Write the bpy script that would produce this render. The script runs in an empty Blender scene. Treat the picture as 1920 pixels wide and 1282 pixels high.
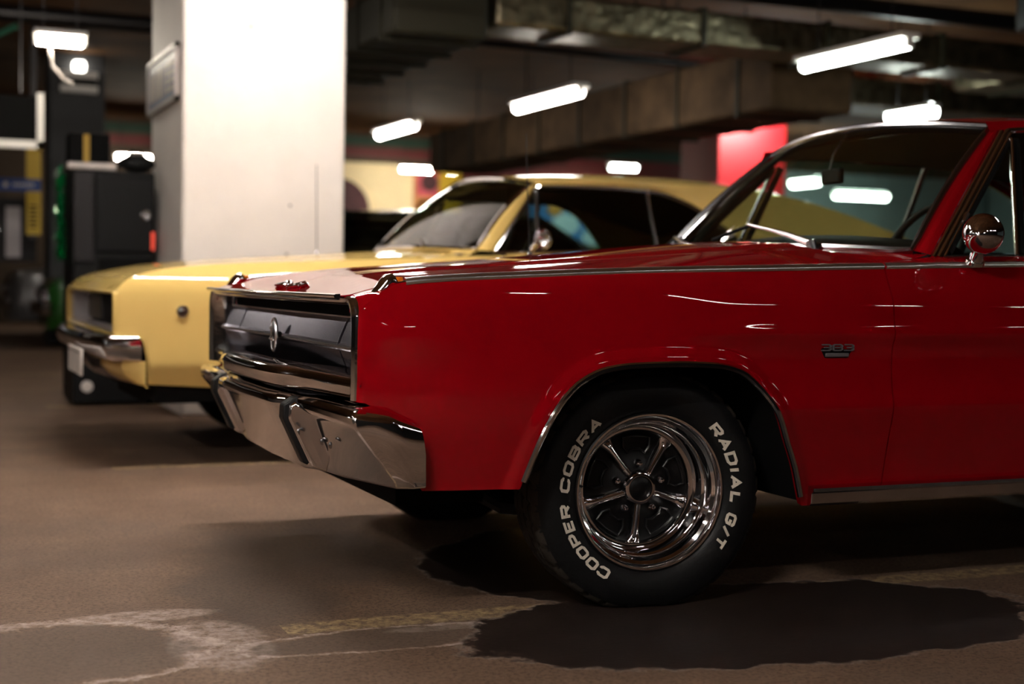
import bpy, math, random
import numpy as np
from mathutils import Vector, Matrix

random.seed(7)
C = bpy.context.scene.collection
sc = bpy.context.scene
PI = math.pi

# ------------------------------------------------------------------ helpers
def lerp(a, b, t): return a + (b - a) * t
def sstep(x, a, b):
    t = min(1.0, max(0.0, (x - a) / (b - a)))
    return t * t * (3 - 2 * t)

def pchip(pts):
    """smooth monotone curve through points"""
    xs = [p[0] for p in pts]; ys = [p[1] for p in pts]; n = len(xs)
    h = [xs[i+1]-xs[i] for i in range(n-1)]
    d = [(ys[i+1]-ys[i])/h[i] for i in range(n-1)]
    m = [0.0]*n; m[0] = d[0]; m[-1] = d[-1]
    for i in range(1, n-1):
        if d[i-1]*d[i] > 0:
            w1 = 2*h[i]+h[i-1]; w2 = h[i]+2*h[i-1]
            m[i] = (w1+w2)/(w1/d[i-1]+w2/d[i])
    def f(x):
        if x <= xs[0]: return ys[0] + m[0]*(x-xs[0])*0.0
        if x >= xs[-1]: return ys[-1]
        i = 0
        while x > xs[i+1]: i += 1
        t = (x-xs[i])/h[i]
        return ((1+2*t)*(1-t)**2*ys[i] + t*(1-t)**2*h[i]*m[i]
                + t*t*(3-2*t)*ys[i+1] + t*t*(t-1)*h[i]*m[i+1])
    return f

def linf(pts):
    xs = [p[0] for p in pts]; ys = [p[1] for p in pts]
    return lambda x: float(np.interp(x, xs, ys))

class MB:
    def __init__(s): s.v = []; s.f = []
    def add(s, vs, fs):
        b = len(s.v); s.v += [tuple(p) for p in vs]; s.f += [tuple(i+b for i in f) for f in fs]; return s
    def grid(s, fn, us, vs, flip=False, closeu=False, closev=False):
        nu, nv = len(us), len(vs); pts = [fn(u, v) for u in us for v in vs]; fs = []
        for i in range(nu if closeu else nu-1):
            for j in range(nv if closev else nv-1):
                a = i*nv+j; b = ((i+1) % nu)*nv+j; c = ((i+1) % nu)*nv+(j+1) % nv; d = i*nv+(j+1) % nv
                fs.append((a, d, c, b) if flip else (a, b, c, d))
        return s.add(pts, fs)
    def box(s, lo, hi, M=None):
        x0, y0, z0 = lo; x1, y1, z1 = hi
        vs = [(x0,y0,z0),(x1,y0,z0),(x1,y1,z0),(x0,y1,z0),(x0,y0,z1),(x1,y0,z1),(x1,y1,z1),(x0,y1,z1)]
        if M: vs = [tuple(M @ Vector(p)) for p in vs]
        return s.add(vs, [(0,3,2,1),(4,5,6,7),(0,1,5,4),(1,2,6,5),(2,3,7,6),(3,0,4,7)])
    def tube(s, path, r, seg=10, closed=False, caps=True, flat=1.0, up=(0,0,1)):
        P = [Vector(p) for p in path]; n = len(P)
        R = r if isinstance(r, (list, tuple)) else [r]*n
        rings = []; upv = Vector(up); N = None
        for i in range(n):
            a = P[(i-1) % n] if (closed or i > 0) else P[0]
            b = P[(i+1) % n] if (closed or i < n-1) else P[-1]
            T = (b-a).normalized()
            if N is None:
                N = upv - T*upv.dot(T)
                if N.length < 1e-4: N = Vector((1,0,0)) - T*T.x
            else: N = N - T*N.dot(T)
            N.normalize(); B = T.cross(N)
            rings.append([P[i] + (N*math.cos(2*PI*k/seg) + B*math.sin(2*PI*k/seg)*flat)*R[i] for k in range(seg)])
        vs = [tuple(p) for ring in rings for p in ring]; fs = []
        for i in range(n if closed else n-1):
            for k in range(seg):
                a = i*seg+k; b = i*seg+(k+1) % seg; c = ((i+1) % n)*seg+(k+1) % seg; d = ((i+1) % n)*seg+k
                fs.append((a, d, c, b))
        if caps and not closed:
            fs.append(tuple(range(seg))); fs.append(tuple((n-1)*seg+k for k in reversed(range(seg))))
        return s.add(vs, fs)
    def lathe(s, prof, seg=48, M=None, closed=False):
        """prof: (r, a) pairs; turned about local -y (a = outward)"""
        vs = []; n = len(prof)
        for k in range(seg):
            t = 2*PI*k/seg
            for r, a in prof: vs.append((r*math.sin(t), -a, r*math.cos(t)))
        if M: vs = [tuple(M @ Vector(p)) for p in vs]
        fs = []
        for k in range(seg):
            k2 = (k+1) % seg
            for j in range(n if closed else n-1):
                j2 = (j+1) % n
                fs.append((k*n+j, k*n+j2, k2*n+j2, k2*n+j))
        return s.add(vs, fs)
    def prism(s, poly, fn, t0, t1):
        """poly 2D; fn(u,v,t) -> 3D; caps + sides"""
        n = len(poly)
        vs = [fn(u, v, t0) for u, v in poly] + [fn(u, v, t1) for u, v in poly]
        fs = [tuple(range(n)), tuple(reversed(range(n, 2*n)))]
        for i in range(n):
            j = (i+1) % n; fs.append((i, i+n, j+n, j))
        return s.add(vs, fs)
    def loft(s, rings, closed=False, caps=False):
        n = len(rings[0]); m = len(rings)
        vs = [tuple(p) for r in rings for p in r]; fs = []
        for i in range(m-1):
            for k in range(n if closed else n-1):
                k2 = (k+1) % n
                fs.append((i*n+k, i*n+k2, (i+1)*n+k2, (i+1)*n+k))
        if caps:
            fs.append(tuple(reversed(range(n)))); fs.append(tuple((m-1)*n+k for k in range(n)))
        return s.add(vs, fs)
    def mirror_y(s):
        t = MB(); t.v = [(x, -y, z) for x, y, z in s.v]; t.f = [tuple(reversed(f)) for f in s.f]; return t
    def moved(s, M):
        t = MB(); t.v = [tuple(M @ Vector(p)) for p in s.v]; t.f = list(s.f); return t
    def build(s, name, mat, parent=None, smooth=True, sharp=40, bevel=0, seg=2):
        me = bpy.data.meshes.new(name); me.from_pydata(s.v, [], s.f); me.validate(); me.update()
        me.materials.append(M_[mat])
        if smooth:
            me.polygons.foreach_set('use_smooth', [True]*len(me.polygons))
            me.set_sharp_from_angle(angle=math.radians(sharp))
        o = bpy.data.objects.new(name, me); C.objects.link(o)
        if parent: o.parent = parent
        if bevel:
            b = o.modifiers.new('bevel', 'BEVEL'); b.width = bevel; b.segments = seg; b.limit_method = 'ANGLE'; b.angle_limit = math.radians(30)
        return o

def thing(name, label, cat, loc=(0,0,0), rz=0, group=None):
    o = bpy.data.objects.new(name, None); C.objects.link(o)
    o.location = loc; o.rotation_euler = (0,0,rz); o.empty_display_size = .1
    o['label'] = label; o['category'] = cat
    if group: o['group'] = group
    return o
def tag(o, label, cat, group=None):
    o['label'] = label; o['category'] = cat
    if group: o['group'] = group
    return o
def struct(o): o['kind'] = 'structure'; return o
def sub(name, parent, loc=(0,0,0), rz=0):
    o = bpy.data.objects.new(name, None); C.objects.link(o); o.parent = parent
    o.location = loc; o.rotation_euler = (0,0,rz); o.empty_display_size = .1
    return o

# ------------------------------------------------------------------ lettering from strokes (unit cell, height 1)
LET = {
 'C': (.8, [[(.8,.74),(.8,.86),(.66,1),(.16,1),(0,.84),(0,.16),(.16,0),(.66,0),(.8,.14),(.8,.26)]]),
 'O': (.8, [[(.16,0),(0,.16),(0,.84),(.16,1),(.64,1),(.8,.84),(.8,.16),(.64,0),(.16,0)]]),
 'P': (.8, [[(0,0),(0,1),(.66,1),(.8,.86),(.8,.56),(.66,.42),(0,.42)]]),
 'E': (.75, [[(.75,1),(0,1),(0,0),(.75,0)],[(0,.5),(.66,.5)]]),
 'R': (.8, [[(0,0),(0,1),(.66,1),(.8,.86),(.8,.6),(.66,.46),(0,.46)],[(.4,.46),(.8,0)]]),
 'B': (.8, [[(0,0),(0,1),(.62,1),(.74,.88),(.74,.62),(.62,.52),(0,.52)],[(.62,.52),(.8,.4),(.8,.14),(.66,0),(0,0)]]),
 'A': (.86, [[(0,0),(.43,1),(.86,0)],[(.2,.3),(.66,.3)]]),
 'D': (.8, [[(0,0),(0,1),(.6,1),(.8,.8),(.8,.2),(.6,0),(0,0)]]),
 'I': (.16, [[(.08,0),(.08,1)]]),
 'L': (.7, [[(0,1),(0,0),(.7,0)]]),
 'G': (.8, [[(.8,.74),(.8,.86),(.66,1),(.16,1),(0,.84),(0,.16),(.16,0),(.64,0),(.8,.16),(.8,.5),(.42,.5)]]),
 'T': (.8, [[(0,1),(.8,1)],[(.4,1),(.4,0)]]),
 '/': (.5, [[(0,0),(.5,1)]]),
 '3': (.8, [[(0,1),(.66,1),(.8,.86),(.8,.62),(.7,.5),(.25,.5)],[(.7,.5),(.8,.38),(.8,.14),(.66,0),(0,0)]]),
 '8': (.8, [[(.14,0),(0,.14),(0,.38),(.1,.5),(0,.62),(0,.86),(.14,1),(.66,1),(.8,.86),(.8,.62),(.7,.5),(.8,.38),(.8,.14),(.66,0),(.14,0)],[(.1,.5),(.7,.5)]]),
 ' ': (.45, []),
}
def ribbon(line, t):
    """mitred quads around a polyline; returns list of 4-point polygons"""
    P = [Vector(p) for p in line]; n = len(P)
    closed = (P[0]-P[-1]).length < 1e-6
    if closed: P = P[:-1]; n -= 1
    L, R = [], []
    for i in range(n):
        if closed or 0 < i < n-1:
            d1 = (P[i]-P[(i-1) % n]).normalized(); d2 = (P[(i+1) % n]-P[i]).normalized()
        elif i == 0: d1 = d2 = (P[1]-P[0]).normalized()
        else: d1 = d2 = (P[-1]-P[-2]).normalized()
        n1 = Vector((-d1.y, d1.x)); n2 = Vector((-d2.y, d2.x)); m = (n1+n2)
        m = m.normalized() if m.length > 1e-3 else n1
        k = t/2/max(.45, m.dot(n1))
        L.append(P[i]+m*k); R.append(P[i]-m*k)
    out = []
    for i in range(n if closed else n-1):
        j = (i+1) % n
        out.append([tuple(L[i]), tuple(R[i]), tuple(R[j]), tuple(L[j])])
    return out
def letter_quads(text, t=.24, gap=.34, slant=0.0):
    quads = []; x = 0
    for ch in text:
        w, lines = LET[ch]
        for ln in lines:
            for q in ribbon([(p[0]+x, t/2+p[1]*(1-t)) for p in ln], t):
                quads.append([(u+slant*v, v) for u, v in q])
        x += w + gap
    return quads, x-gap

# ------------------------------------------------------------------ materials
M_ = {}
def nmat(name):
    m = bpy.data.materials.new(name); m.use_nodes = True; M_[name] = m
    nt = m.node_tree; return m, nt, nt.nodes['Principled BSDF']
def pmat(name, col, rough=.5, metal=0, coat=0, spec=.5, bump=0, bscale=40, var=0, vscale=6, emit=None, estr=0, stretch=None):
    m, nt, p = nmat(name)
    p.inputs['Base Color'].default_value = (*col, 1); p.inputs['Roughness'].default_value = rough
    p.inputs['Metallic'].default_value = metal; p.inputs['Coat Weight'].default_value = coat
    p.inputs['Coat Roughness'].default_value = .02; p.inputs['Specular IOR Level'].default_value = spec
    if bump or var:
        tc = nt.nodes.new('ShaderNodeTexCoord'); src = tc.outputs['Object']
        if stretch:
            mp = nt.nodes.new('ShaderNodeMapping'); mp.inputs['Scale'].default_value = stretch
            nt.links.new(src, mp.inputs['Vector']); src = mp.outputs['Vector']
    if var:
        n = nt.nodes.new('ShaderNodeTexNoise'); n.inputs['Scale'].default_value = vscale; n.inputs['Detail'].default_value = 5
        nt.links.new(src, n.inputs['Vector'])
        r = nt.nodes.new('ShaderNodeValToRGB'); r.color_ramp.elements[0].position = .3; r.color_ramp.elements[1].position = .7
        r.color_ramp.elements[0].color = (*[c*(1-var) for c in col], 1); r.color_ramp.elements[1].color = (*[min(1, c*(1+var)) for c in col], 1)
        nt.links.new(n.outputs['Fac'], r.inputs['Fac']); nt.links.new(r.outputs['Color'], p.inputs['Base Color'])
    if bump:
        n2 = nt.nodes.new('ShaderNodeTexNoise'); n2.inputs['Scale'].default_value = bscale; n2.inputs['Detail'].default_value = 4
        nt.links.new(src, n2.inputs['Vector'])
        b = nt.nodes.new('ShaderNodeBump'); b.inputs['Strength'].default_value = bump; b.inputs['Distance'].default_value = .02
        nt.links.new(n2.outputs['Fac'], b.inputs['Height']); nt.links.new(b.outputs['Normal'], p.inputs['Normal'])
    if emit:
        p.inputs['Emission Color'].default_value = (*emit, 1); p.inputs['Emission Strength'].default_value = estr
    return m
def glassmat(name, tint, refl=1.0):
    m = bpy.data.materials.new(name); m.use_nodes = True; M_[name] = m; nt = m.node_tree
    nt.nodes.remove(nt.nodes['Principled BSDF']); out = nt.nodes['Material Output']
    tr = nt.nodes.new('ShaderNodeBsdfTransparent'); tr.inputs['Color'].default_value = (*tint, 1)
    gl = nt.nodes.new('ShaderNodeBsdfGlossy'); gl.inputs['Roughness'].default_value = .0; gl.inputs['Color'].default_value = (refl, refl, refl, 1)
    ge = nt.nodes.new('ShaderNodeNewGeometry'); dt = nt.nodes.new('ShaderNodeVectorMath'); dt.operation = 'DOT_PRODUCT'
    nt.links.new(ge.outputs['Normal'], dt.inputs[0]); nt.links.new(ge.outputs['Incoming'], dt.inputs[1])
    def mth(op, x, y=None):
        n = nt.nodes.new('ShaderNodeMath'); n.operation = op
        for i, q in enumerate((x, y)):
            if q is None: continue
            if isinstance(q, (int, float)): n.inputs[i].default_value = q
            else: nt.links.new(q, n.inputs[i])
        return n.outputs[0]
    c = mth('ABSOLUTE', dt.outputs['Value'])      # both faces of a thin pane reflect alike
    fr = mth('ADD', .07, mth('MULTIPLY', .93, mth('POWER', mth('SUBTRACT', 1.0, c), 5.0)))
    mx = nt.nodes.new('ShaderNodeMixShader')
    nt.links.new(fr, mx.inputs[0]); nt.links.new(tr.outputs[0], mx.inputs[1]); nt.links.new(gl.outputs[0], mx.inputs[2])
    nt.links.new(mx.outputs[0], out.inputs['Surface'])

pmat('red_paint', (.28, .0006, .0045), .5, coat=1.0, spec=0)
pmat('yellow_paint', (.76, .53, .17), .5, coat=.9, spec=0)
pmat('green_paint', (.008, .085, .006), .3, coat=.9)
pmat('grey_paint', (.20, .19, .19), .3, coat=.8, metal=.4)
pmat('black_paint', (.006, .006, .007), .25, coat=.6)
pmat('chrome', (.78, .76, .77), .06, metal=1)
pmat('worn_chrome', (.62, .59, .58), .11, metal=1, bump=.04, bscale=25, var=.12, vscale=9)
pmat('dull_chrome', (.30, .29, .30), .22, metal=1)
pmat('dark_metal', (.035, .033, .034), .35, metal=.8)
pmat('satin_chrome', (.85,.83,.84), .27, metal=1)
pmat('badge_silver', (.20,.185,.195), .42, metal=.55)
pmat('tread_dust', (.034,.027,.021), .8, spec=.2, bump=.1, bscale=70)
pmat('grille_metal', (.20, .19, .215), .20, metal=1)
pmat('grey_panel', (.38, .34, .35), .5)
pmat('rubber', (.0065, .0065, .007), .5, spec=.25, bump=.08, bscale=90)
pmat('tyre_white', (.86, .76, .64), .6, var=.12, vscale=60)
pmat('matte_black', (.004, .004, .004), .8, spec=.1)
pmat('wheel_black', (.0035, .0035, .004), .35, spec=.3)
pmat('interior', (.007, .0075, .0075), .6, spec=.2)
pmat('amber', (.7, .16, .01), .15, coat=1)
pmat('white_plate', (.62, .56, .52), .5, var=.15, vscale=12)
pmat('lens_dark', (.03, .012, .008), .12, coat=1)
pmat('headlamp', (.75, .75, .78), .08, metal=.9)
glassmat('glass', (.66, .74, .68))
glassmat('privacy_glass', (.04,.045,.045))
glassmat('dark_glass', (.42, .47, .43))
# ================================================================== wheels (shared)
def tyre_mb(R, halfw, rin, steer_M, cz, treads=True):
    half = [(rin, halfw*.72), (rin+.012, halfw*.86), (rin+.03, halfw*.95), (rin+.055, halfw), (R-.05, halfw*.985),
            (R-.028, halfw*.92), (R-.014, halfw*.84), (R-.006, halfw*.77), (R-.001, halfw*.70)]
    hw = halfw
    tread = [(R, hw*.60), (R, hw*.44), (R-.008, hw*.43), (R-.008, hw*.37), (R+.001, hw*.36), (R+.001, hw*.06), (R-.008, hw*.05)]
    prof = half + tread + [(r, -a) for r, a in reversed(half + tread)]
    seg = 216 if treads else 64
    mb = MB(); n = len(prof); vs = []
    for k in range(seg):
        t = 2*PI*k/seg
        for r, a in prof:
            rr = r
            if treads and r > R-.012 and abs(a) < hw*.88:
                ph = (k + (2 if a > 0 else 0) + int(abs(a)/hw*3)) % 6
                if ph == 0: rr = r-.007
            vs.append((rr*math.sin(t), -a, rr*math.cos(t)))
    fs = []
    for k in range(seg):
        k2 = (k+1) % seg
        for j in range(n-1): fs.append((k*n+j, k*n+j+1, k2*n+j+1, k2*n+j))
    # flatten where the tyre stands on the floor
    vs2 = []
    for x, y, z in vs:
        if z < -cz+.001:
            y *= 1.0 + .35*((-cz+.001)-z); z = -cz+.001
        vs2.append((x, y, z))
    return mb.add(vs2, fs)

def wheel_detailed(parent, loc, rz, R=.331, letters=True):
    """road wheel with five chrome spokes; local axis -y is outboard, child of a car"""
    w = sub('wheel', parent, loc, rz)
    cz = loc[2]
    ty = tyre_mb(R, .113, .205, None, cz).build('tyre', 'rubber', w, sharp=50)
    ty.data.materials.append(M_['tread_dust'])
    for p in ty.data.polygons:      # dusty tread, black side walls
        c = p.center
        if math.hypot(c.x, c.z) > R-.011 and abs(c.y) < .113*.86: p.material_index = 1
    rim = MB()
    rim.lathe([(.207,.080),(.2135,.092),(.2145,.099),(.211,.104),(.206,.1035),(.203,.098),(.200,.090),(.199,.084),(.195,.081),
               (.191,.078),(.188,.066),(.186,.052),(.182,.046),(.177,.043),(.174,.030),(.172,.012),(.169,.003),(.163,.000),(.157,.001),(.154,-.004),(.152,-.012)], 96)
    # five flared chrome spokes rising to the hub
    for k in range(5):
        A = math.radians(-36+72*k)
        secs = []
        for t in [i/9 for i in range(10)]:
            r = lerp(.036, .158, t)
            wd = .0125 + .004*t + .030*max(0, t-.72)**1.6*4.2
            hgt = lerp(.030, .004, t**.9) if t < .9 else lerp(.006, .0, (t-.9)*10)
            ring = []
            for q in range(9):
                s = -1+2*q/8
                ring.append((s*wd, r, hgt - .020*abs(s)**2.6 - .004))
            secs.append([(x*math.cos(A)+rr*math.sin(A), -a, -x*math.sin(A)+rr*math.cos(A)) for x, rr, a in ring])
        rim.loft(secs)
    rim.lathe([(.048,.010),(.047,.024),(.043,.032),(.038,.034),(.0345,.034),(.0335,.030)], 40)
    rim.build('rim', 'chrome', w, sharp=38)
    bk = MB()
    bk.lathe([(.156,-.006),(.150,-.010),(.120,-.014),(.075,-.006),(.050,.006),(.030,.010)], 60)
    bk.lathe([(.150,-.09),(.150,-.012)], 60)
    for k in range(5):   # recessed slots with a raised lip, between the spokes
        A0 = math.radians(72*k)
        for rr, hw_, dz in ((.128, 17, .0), (.098, 12, .0)):
            path = []
        pth = [(.142, -16), (.142, -8), (.142, 0), (.142, 8), (.142, 16), (.118, 19), (.098, 15), (.104, 7), (.104, -7), (.098, -15), (.118, -19)]
        bk.tube([(r*math.sin(A0+math.radians(d)), .006, r*math.cos(A0+math.radians(d))) for r, d in pth], .004, 6, closed=True, up=(0,1,0))
    bk.build('wheel_centre', 'wheel_black', w)
    cap = MB().lathe([(.0335,.029),(.026,.033),(.014,.036),(.0,.037)], 28); cap.build('centre_cap', 'wheel_black', w)
    for k in range(5):
        A = math.radians(72*k)
        nut = MB().lathe([(.0105,.0),(.0105,.014),(.009,.017),(.0075,.024),(.005,.028),(0,.029)], 12)
        nut.moved(Matrix.Translation((.068*math.sin(A), -.004, .068*math.cos(A)))).build('lug_nut', 'chrome', w)
    if letters:
        def arc_text(text, a0, a1, r0, h):
            mb = MB(); quads, wid = letter_quads(text, .235, .42, .12)
            for q in quads:
                # subdivide lightly through direct mapping
                def P(u, v, t):
                    ang = math.radians(lerp(a0, a1, u/wid)); r = r0+h*v
                    base = np.interp(r, [.217,.235,.260,.281], [.0978,.1074,.113,.1124])
                    return (r*math.sin(ang), -(base+t), r*math.cos(ang))
                mb.prism(q, P, .0022, -.001)
            mb.build('raised_lettering', 'tyre_white', w, smooth=False)
        arc_text('COOPER', 209, 262.5, .2340, .0295)
        arc_text('COBRA', 272.0, 321, .2340, .0295)
        arc_text('RADIAL', 44.5, 97.5, .2340, .0295)
        arc_text('G/T', 105.5, 127, .2340, .0295)
        vs_ = MB().tube([(-.199,-.080,.02),(-.196,-.098,.02)], .004, 8); vs_.build('tyre_valve', 'rubber', w)
    return w

def wheel_plain(parent, loc, rz, R=.325, rimmat='dull_chrome'):
    w = sub('wheel', parent, loc, rz)
    tyre_mb(R, .105, .2, None, loc[2], False).build('tyre', 'rubber', w, sharp=50)
    r = MB().lathe([(.202,.075),(.206,.09),(.198,.092),(.19,.075),(.18,.05),(.165,.04),(.06,.055),(.045,.07),(0,.075)], 40)
    r.build('rim', rimmat, w)
    return w

# ================================================================== red coupe (front axle at x = 0, centre line y = 0)
red = thing('coupe', 'glossy red coupe with white lettered tyre and chrome bumper, nearest to the camera', 'car', (0,0,0))

r_top = pchip([(-.84,.775),(-.825,.803),(-.805,.822),(-.775,.846),(-.735,.865),(-.65,.875),(-.4,.890),(-.095,.905),(.5,.926),(1.14,.946),(1.8,.962),(2.4,.985),(3.0,.995),(3.6,.97),(4.2,.92)])
r_W = pchip([(-.84,.902),(-.70,.925),(-.4,.946),(0,.956),(.7,.960),(1.6,.962),(2.5,.958),(3.5,.935),(4.2,.87)])
k_door = pchip([(.24,.060),(.28,.053),(.33,.044),(.45,.020),(.520,.003),(.534,.0004),(.545,.0002),(.556,.0018),(.575,.0065),(.62,.0135),(.67,.0155),(.70,.0140),(.728,.0062),(.738,.0022),(.746,.0012),(.755,.0024),(.765,.0050),(.775,.0074),(.795,.0096),(.815,.0116),(.832,.0156),(.85,.0225),(.87,.032),(.89,.042),(.93,.060),(.97,.079),(1.0,.09)])
k_front = pchip([(.24,.055),(.35,.038),(.45,.020),(.52,.006),(.545,.003),(.60,.0),(.68,.000),(.745,.0012),(.80,.0052),(.835,.0105),(.855,.0150),(.870,.0200),(.885,.0300),(.91,.054),(.95,.09)])
ARCH = [(-.423,.335),(-.417,.355),(-.397,.417),(-.366,.504),(-.326,.574),(-.275,.623),(-.207,.653),(-.131,.663),(-.005,.666),(.124,.661),(.198,.644),(.258,.599),(.310,.534),(.355,.449),(.392,.375),(.417,.308),(.432,.268)]
arch_f = pchip(ARCH)
_ap = [(lerp(-.423,.432,i/160), arch_f(lerp(-.423,.432,i/160))) for i in range(161)]
_apx = np.array(_ap)
def arch_d(x, z):
    return float(np.sqrt(((_apx-np.array((x,z)))**2).sum(1).min()))
RARCH_C, RARCH_R = (2.972,.33), .37
def red_low(x):
    if x < -.42:
        return linf([(-.84,.575),(-.817,.572),(-.79,.558),(-.723,.531),(-.700,.505),(-.690,.46),(-.678,.375),(-.672,.352),(-.42,.350)])(x)
    if x <= .432: return arch_f(x)
    if abs(x-2.972) < .36: return max(.28, .33 + math.sqrt(max(0, .36**2-(x-2.972)**2))*.92)
    if x > 3.33: return .34
    return .268
def red_y(x, z):
    b = sstep(x, -.04, .30)
    ins = lerp(k_front(z), k_door(z), b)
    c = 0
    r = .022
    if x < -.84+r:
        q = r-(x+.84); c = r-math.sqrt(max(0, r*r-q*q))
    c2 = .022*max(0, (-.52-x)/.32)**2.0
    fl = 0
    if -.55 < x < .56 and z < .80:
        d = arch_d(x, z); fl = .012*(1-sstep(d, .012, .050))
    fl2 = 0
    if 2.4 < x < 3.5:
        d = math.hypot(x-2.972, (z-.33)/.92)-.36; fl2 = .010*(1-sstep(d, .01, .05))
    sx = .055 if x < -.735 else .13     # swelling behind the nose that tapers back along the fender
    bul = .0085*math.exp(-((x+.735)/sx)**2-((z-.745)/.052)**2)
    return -(r_W(x)-ins-c-c2+fl+fl2+bul)
def red_side(xs, m=60, inner=.012):
    mb = MB()
    def fn(x, t):
        lo, hi = red_low(x), r_top(x)
        z = lerp(lo, hi, t); return (x, red_y(x, z), z)
    ts = [i/m for i in range(m+1)]
    mb.grid(fn, xs, ts)
    # turned-in lower edge and ends, so the panel has thickness
    mb.grid(lambda x, k: (x, red_y(x, red_low(x))+.02*k, red_low(x)+.004*k), xs, [0,1], flip=True)
    for x, fl in ((xs[0], False), (xs[-1], True)):
        if x > -.8: mb.grid(lambda k, t: (x, fn(x, t)[1]+.02*k, fn(x, t)[2]), [0,1], ts, flip=fl)
    return mb
def fender_deck(xs, yin, zin):
    """top of the fender between crest and hood gap"""
    mb = MB()
    def fn(x, k):
        y0 = red_y(x, r_top(x)); z0 = r_top(x)
        return (x, lerp(y0, yin(x), k), lerp(z0, zin(x), lerp(min(1, k*2.2)**.7, k, sstep(x,-.72,-.5))) - .010*math.sin(PI*k)*sstep(x, -.75, -.4))
    return mb.grid(fn, xs, [0,.15,.35,.55,.75,.9,1], flip=True)
HY = .795
def hood_edge(x): return r_top(x) - .004 + .010*sstep(x, -.2, .7)
def frange(a, b, n): return [a+(b-a)*i/n for i in range(n+1)]
crown = pchip([(-.90,.010),(-.80,.016),(-.69,.021),(-.486,.028),(-.24,.037),(-.058,.046),(.207,.060),(.434,.072),(.70,.082),(.9,.088)])
def hood_front(y): return -.868 - .022*(1-(abs(y)/.8)**2)
def hood_rear(y): return .735 - .05*(1-(abs(y)/.8)**2)*0 + .10*(abs(y)/.8)**2 - .06
def red_hood_z(x, y):
    a = min(1, abs(y)/HY)
    e = hood_edge(max(x, -.72)) if x > -.72 else hood_edge(-.72) + (x+.72)*.25
    z = e + crown(x)*(1-a**2.3)
    z += .006*math.exp(-((a-.52)/.05)**2)*sstep(x, -.75, -.5)
    xv = -.80 + .20*(1-a)                      # start of the sloping nose
    if x < xv:
        f = hood_front(y); t = (xv-x)/(xv-f); tgt = .832
        zb = z; z = lerp(zb, tgt, t**1.25)
    return z
xf = sorted(set(round(q,5) for q in (frange(-.84,-.80,14) + frange(-.80,-.44,60) + frange(-.44,-.36,22) + frange(-.36,.36,110) + frange(.36,.44,22) + frange(.44,.700,40))))
fnd = red_side(xf)
xd = [x for x in xf if x > -.832]
fdk = fender_deck(xd, lambda x: -HY, lambda x: red_hood_z(x, HY-.003)-.001 if x < -.62 else hood_edge(x))
fdk.grid(lambda k, q: (xd[0]-.002*q, lerp(red_y(xd[0], r_top(xd[0])), -HY, k), lerp(lerp(r_top(xd[0]), red_hood_z(xd[0], HY-.003)-.001, min(1, k*2.2)**.7), .79, q)), [0,.15,.35,.55,.75,.9,1], [0,.5,1])
fnd.add(fdk.v, fdk.f)
fnd.build('fender', 'red_paint', red, sharp=60)
fnd.mirror_y().build('fender', 'red_paint', red, sharp=60)
def deck_to_window(mb, xs):
    def fn(x, k):
        y0 = red_y(x, r_top(x)); z0 = r_top(x)
        return (x, lerp(y0, -.805, k), lerp(z0, z0+lerp(.006,.026,sstep(x,.70,.95)), math.sin(k*PI/2)))
    mb.grid(fn, xs, [0,.2,.4,.6,.8,1], flip=True); return mb
dx = frange(.7045,1.86,70)
door = deck_to_window(red_side(dx), dx); door.build('door', 'red_paint', red, sharp=60); door.mirror_y().build('door', 'red_paint', red, sharp=60)
qx = frange(1.8645,2.60,30)+frange(2.61,3.34,90)+frange(3.35,4.2,30)
qt = deck_to_window(red_side(qx), qx); qt.build('quarter_panel', 'red_paint', red, sharp=60); qt.mirror_y().build('quarter_panel', 'red_paint', red, sharp=60)
# rear closing panel, out of the photograph
MB().grid(lambda y, z: (4.2-.02*abs(y), y, z), frange(-.80,.80,8), frange(.36,.95,6)).build('tail_panel', 'red_paint', red)

# hood with raised centre and V-shaped nose
hs = frange(0,1,90); hy = frange(-HY+.003,HY-.003,96)
hood = MB().grid(lambda t, y: (lerp(hood_front(y), hood_rear(y), t), y, red_hood_z(lerp(hood_front(y), hood_rear(y), t), y)), hs, hy)
hood.grid(lambda y, k: (hood_front(y)+.03*k, y, .832-.012*k), hy, [0,1], flip=False)
hood.grid(lambda t, k: (lerp(hood_front(HY), hood_rear(HY), t), HY-.003, red_hood_z(lerp(hood_front(HY), hood_rear(HY), t), HY-.003)-(.003+.027*sstep(t,.03,.12))*k), hs, [0,1])
hood.grid(lambda t, k: (lerp(hood_front(HY), hood_rear(HY), t), -HY+.003, red_hood_z(lerp(hood_front(HY), hood_rear(HY), t), HY-.003)-(.003+.027*sstep(t,.03,.12))*k), hs, [0,1], flip=True)
hood.build('hood', 'red_paint', red, sharp=22)
# cowl between hood and windshield
def ws_base(y):
    a = abs(y)/.755
    return (.79+.125*a**2, y, 1.006-.022*a**2)
def cowl_fn(y, k):
    x0 = hood_rear(y)+.005; b = ws_base(y*.97); z0 = red_hood_z(min(x0,.9), y)
    return (lerp(x0, b[0], k), lerp(y, b[1], k), lerp(z0-.006, b[2]-.008, k))
cowl = MB().grid(lambda k, y: cowl_fn(y, k), [0,.25,.5,.75,1], frange(-.830,.830,60))
cowl.build('cowl', 'red_paint', red)
MB().box((.60,-.76,.60),(.78,.76,.90)).build('bulkhead', 'matte_black', red)

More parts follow.
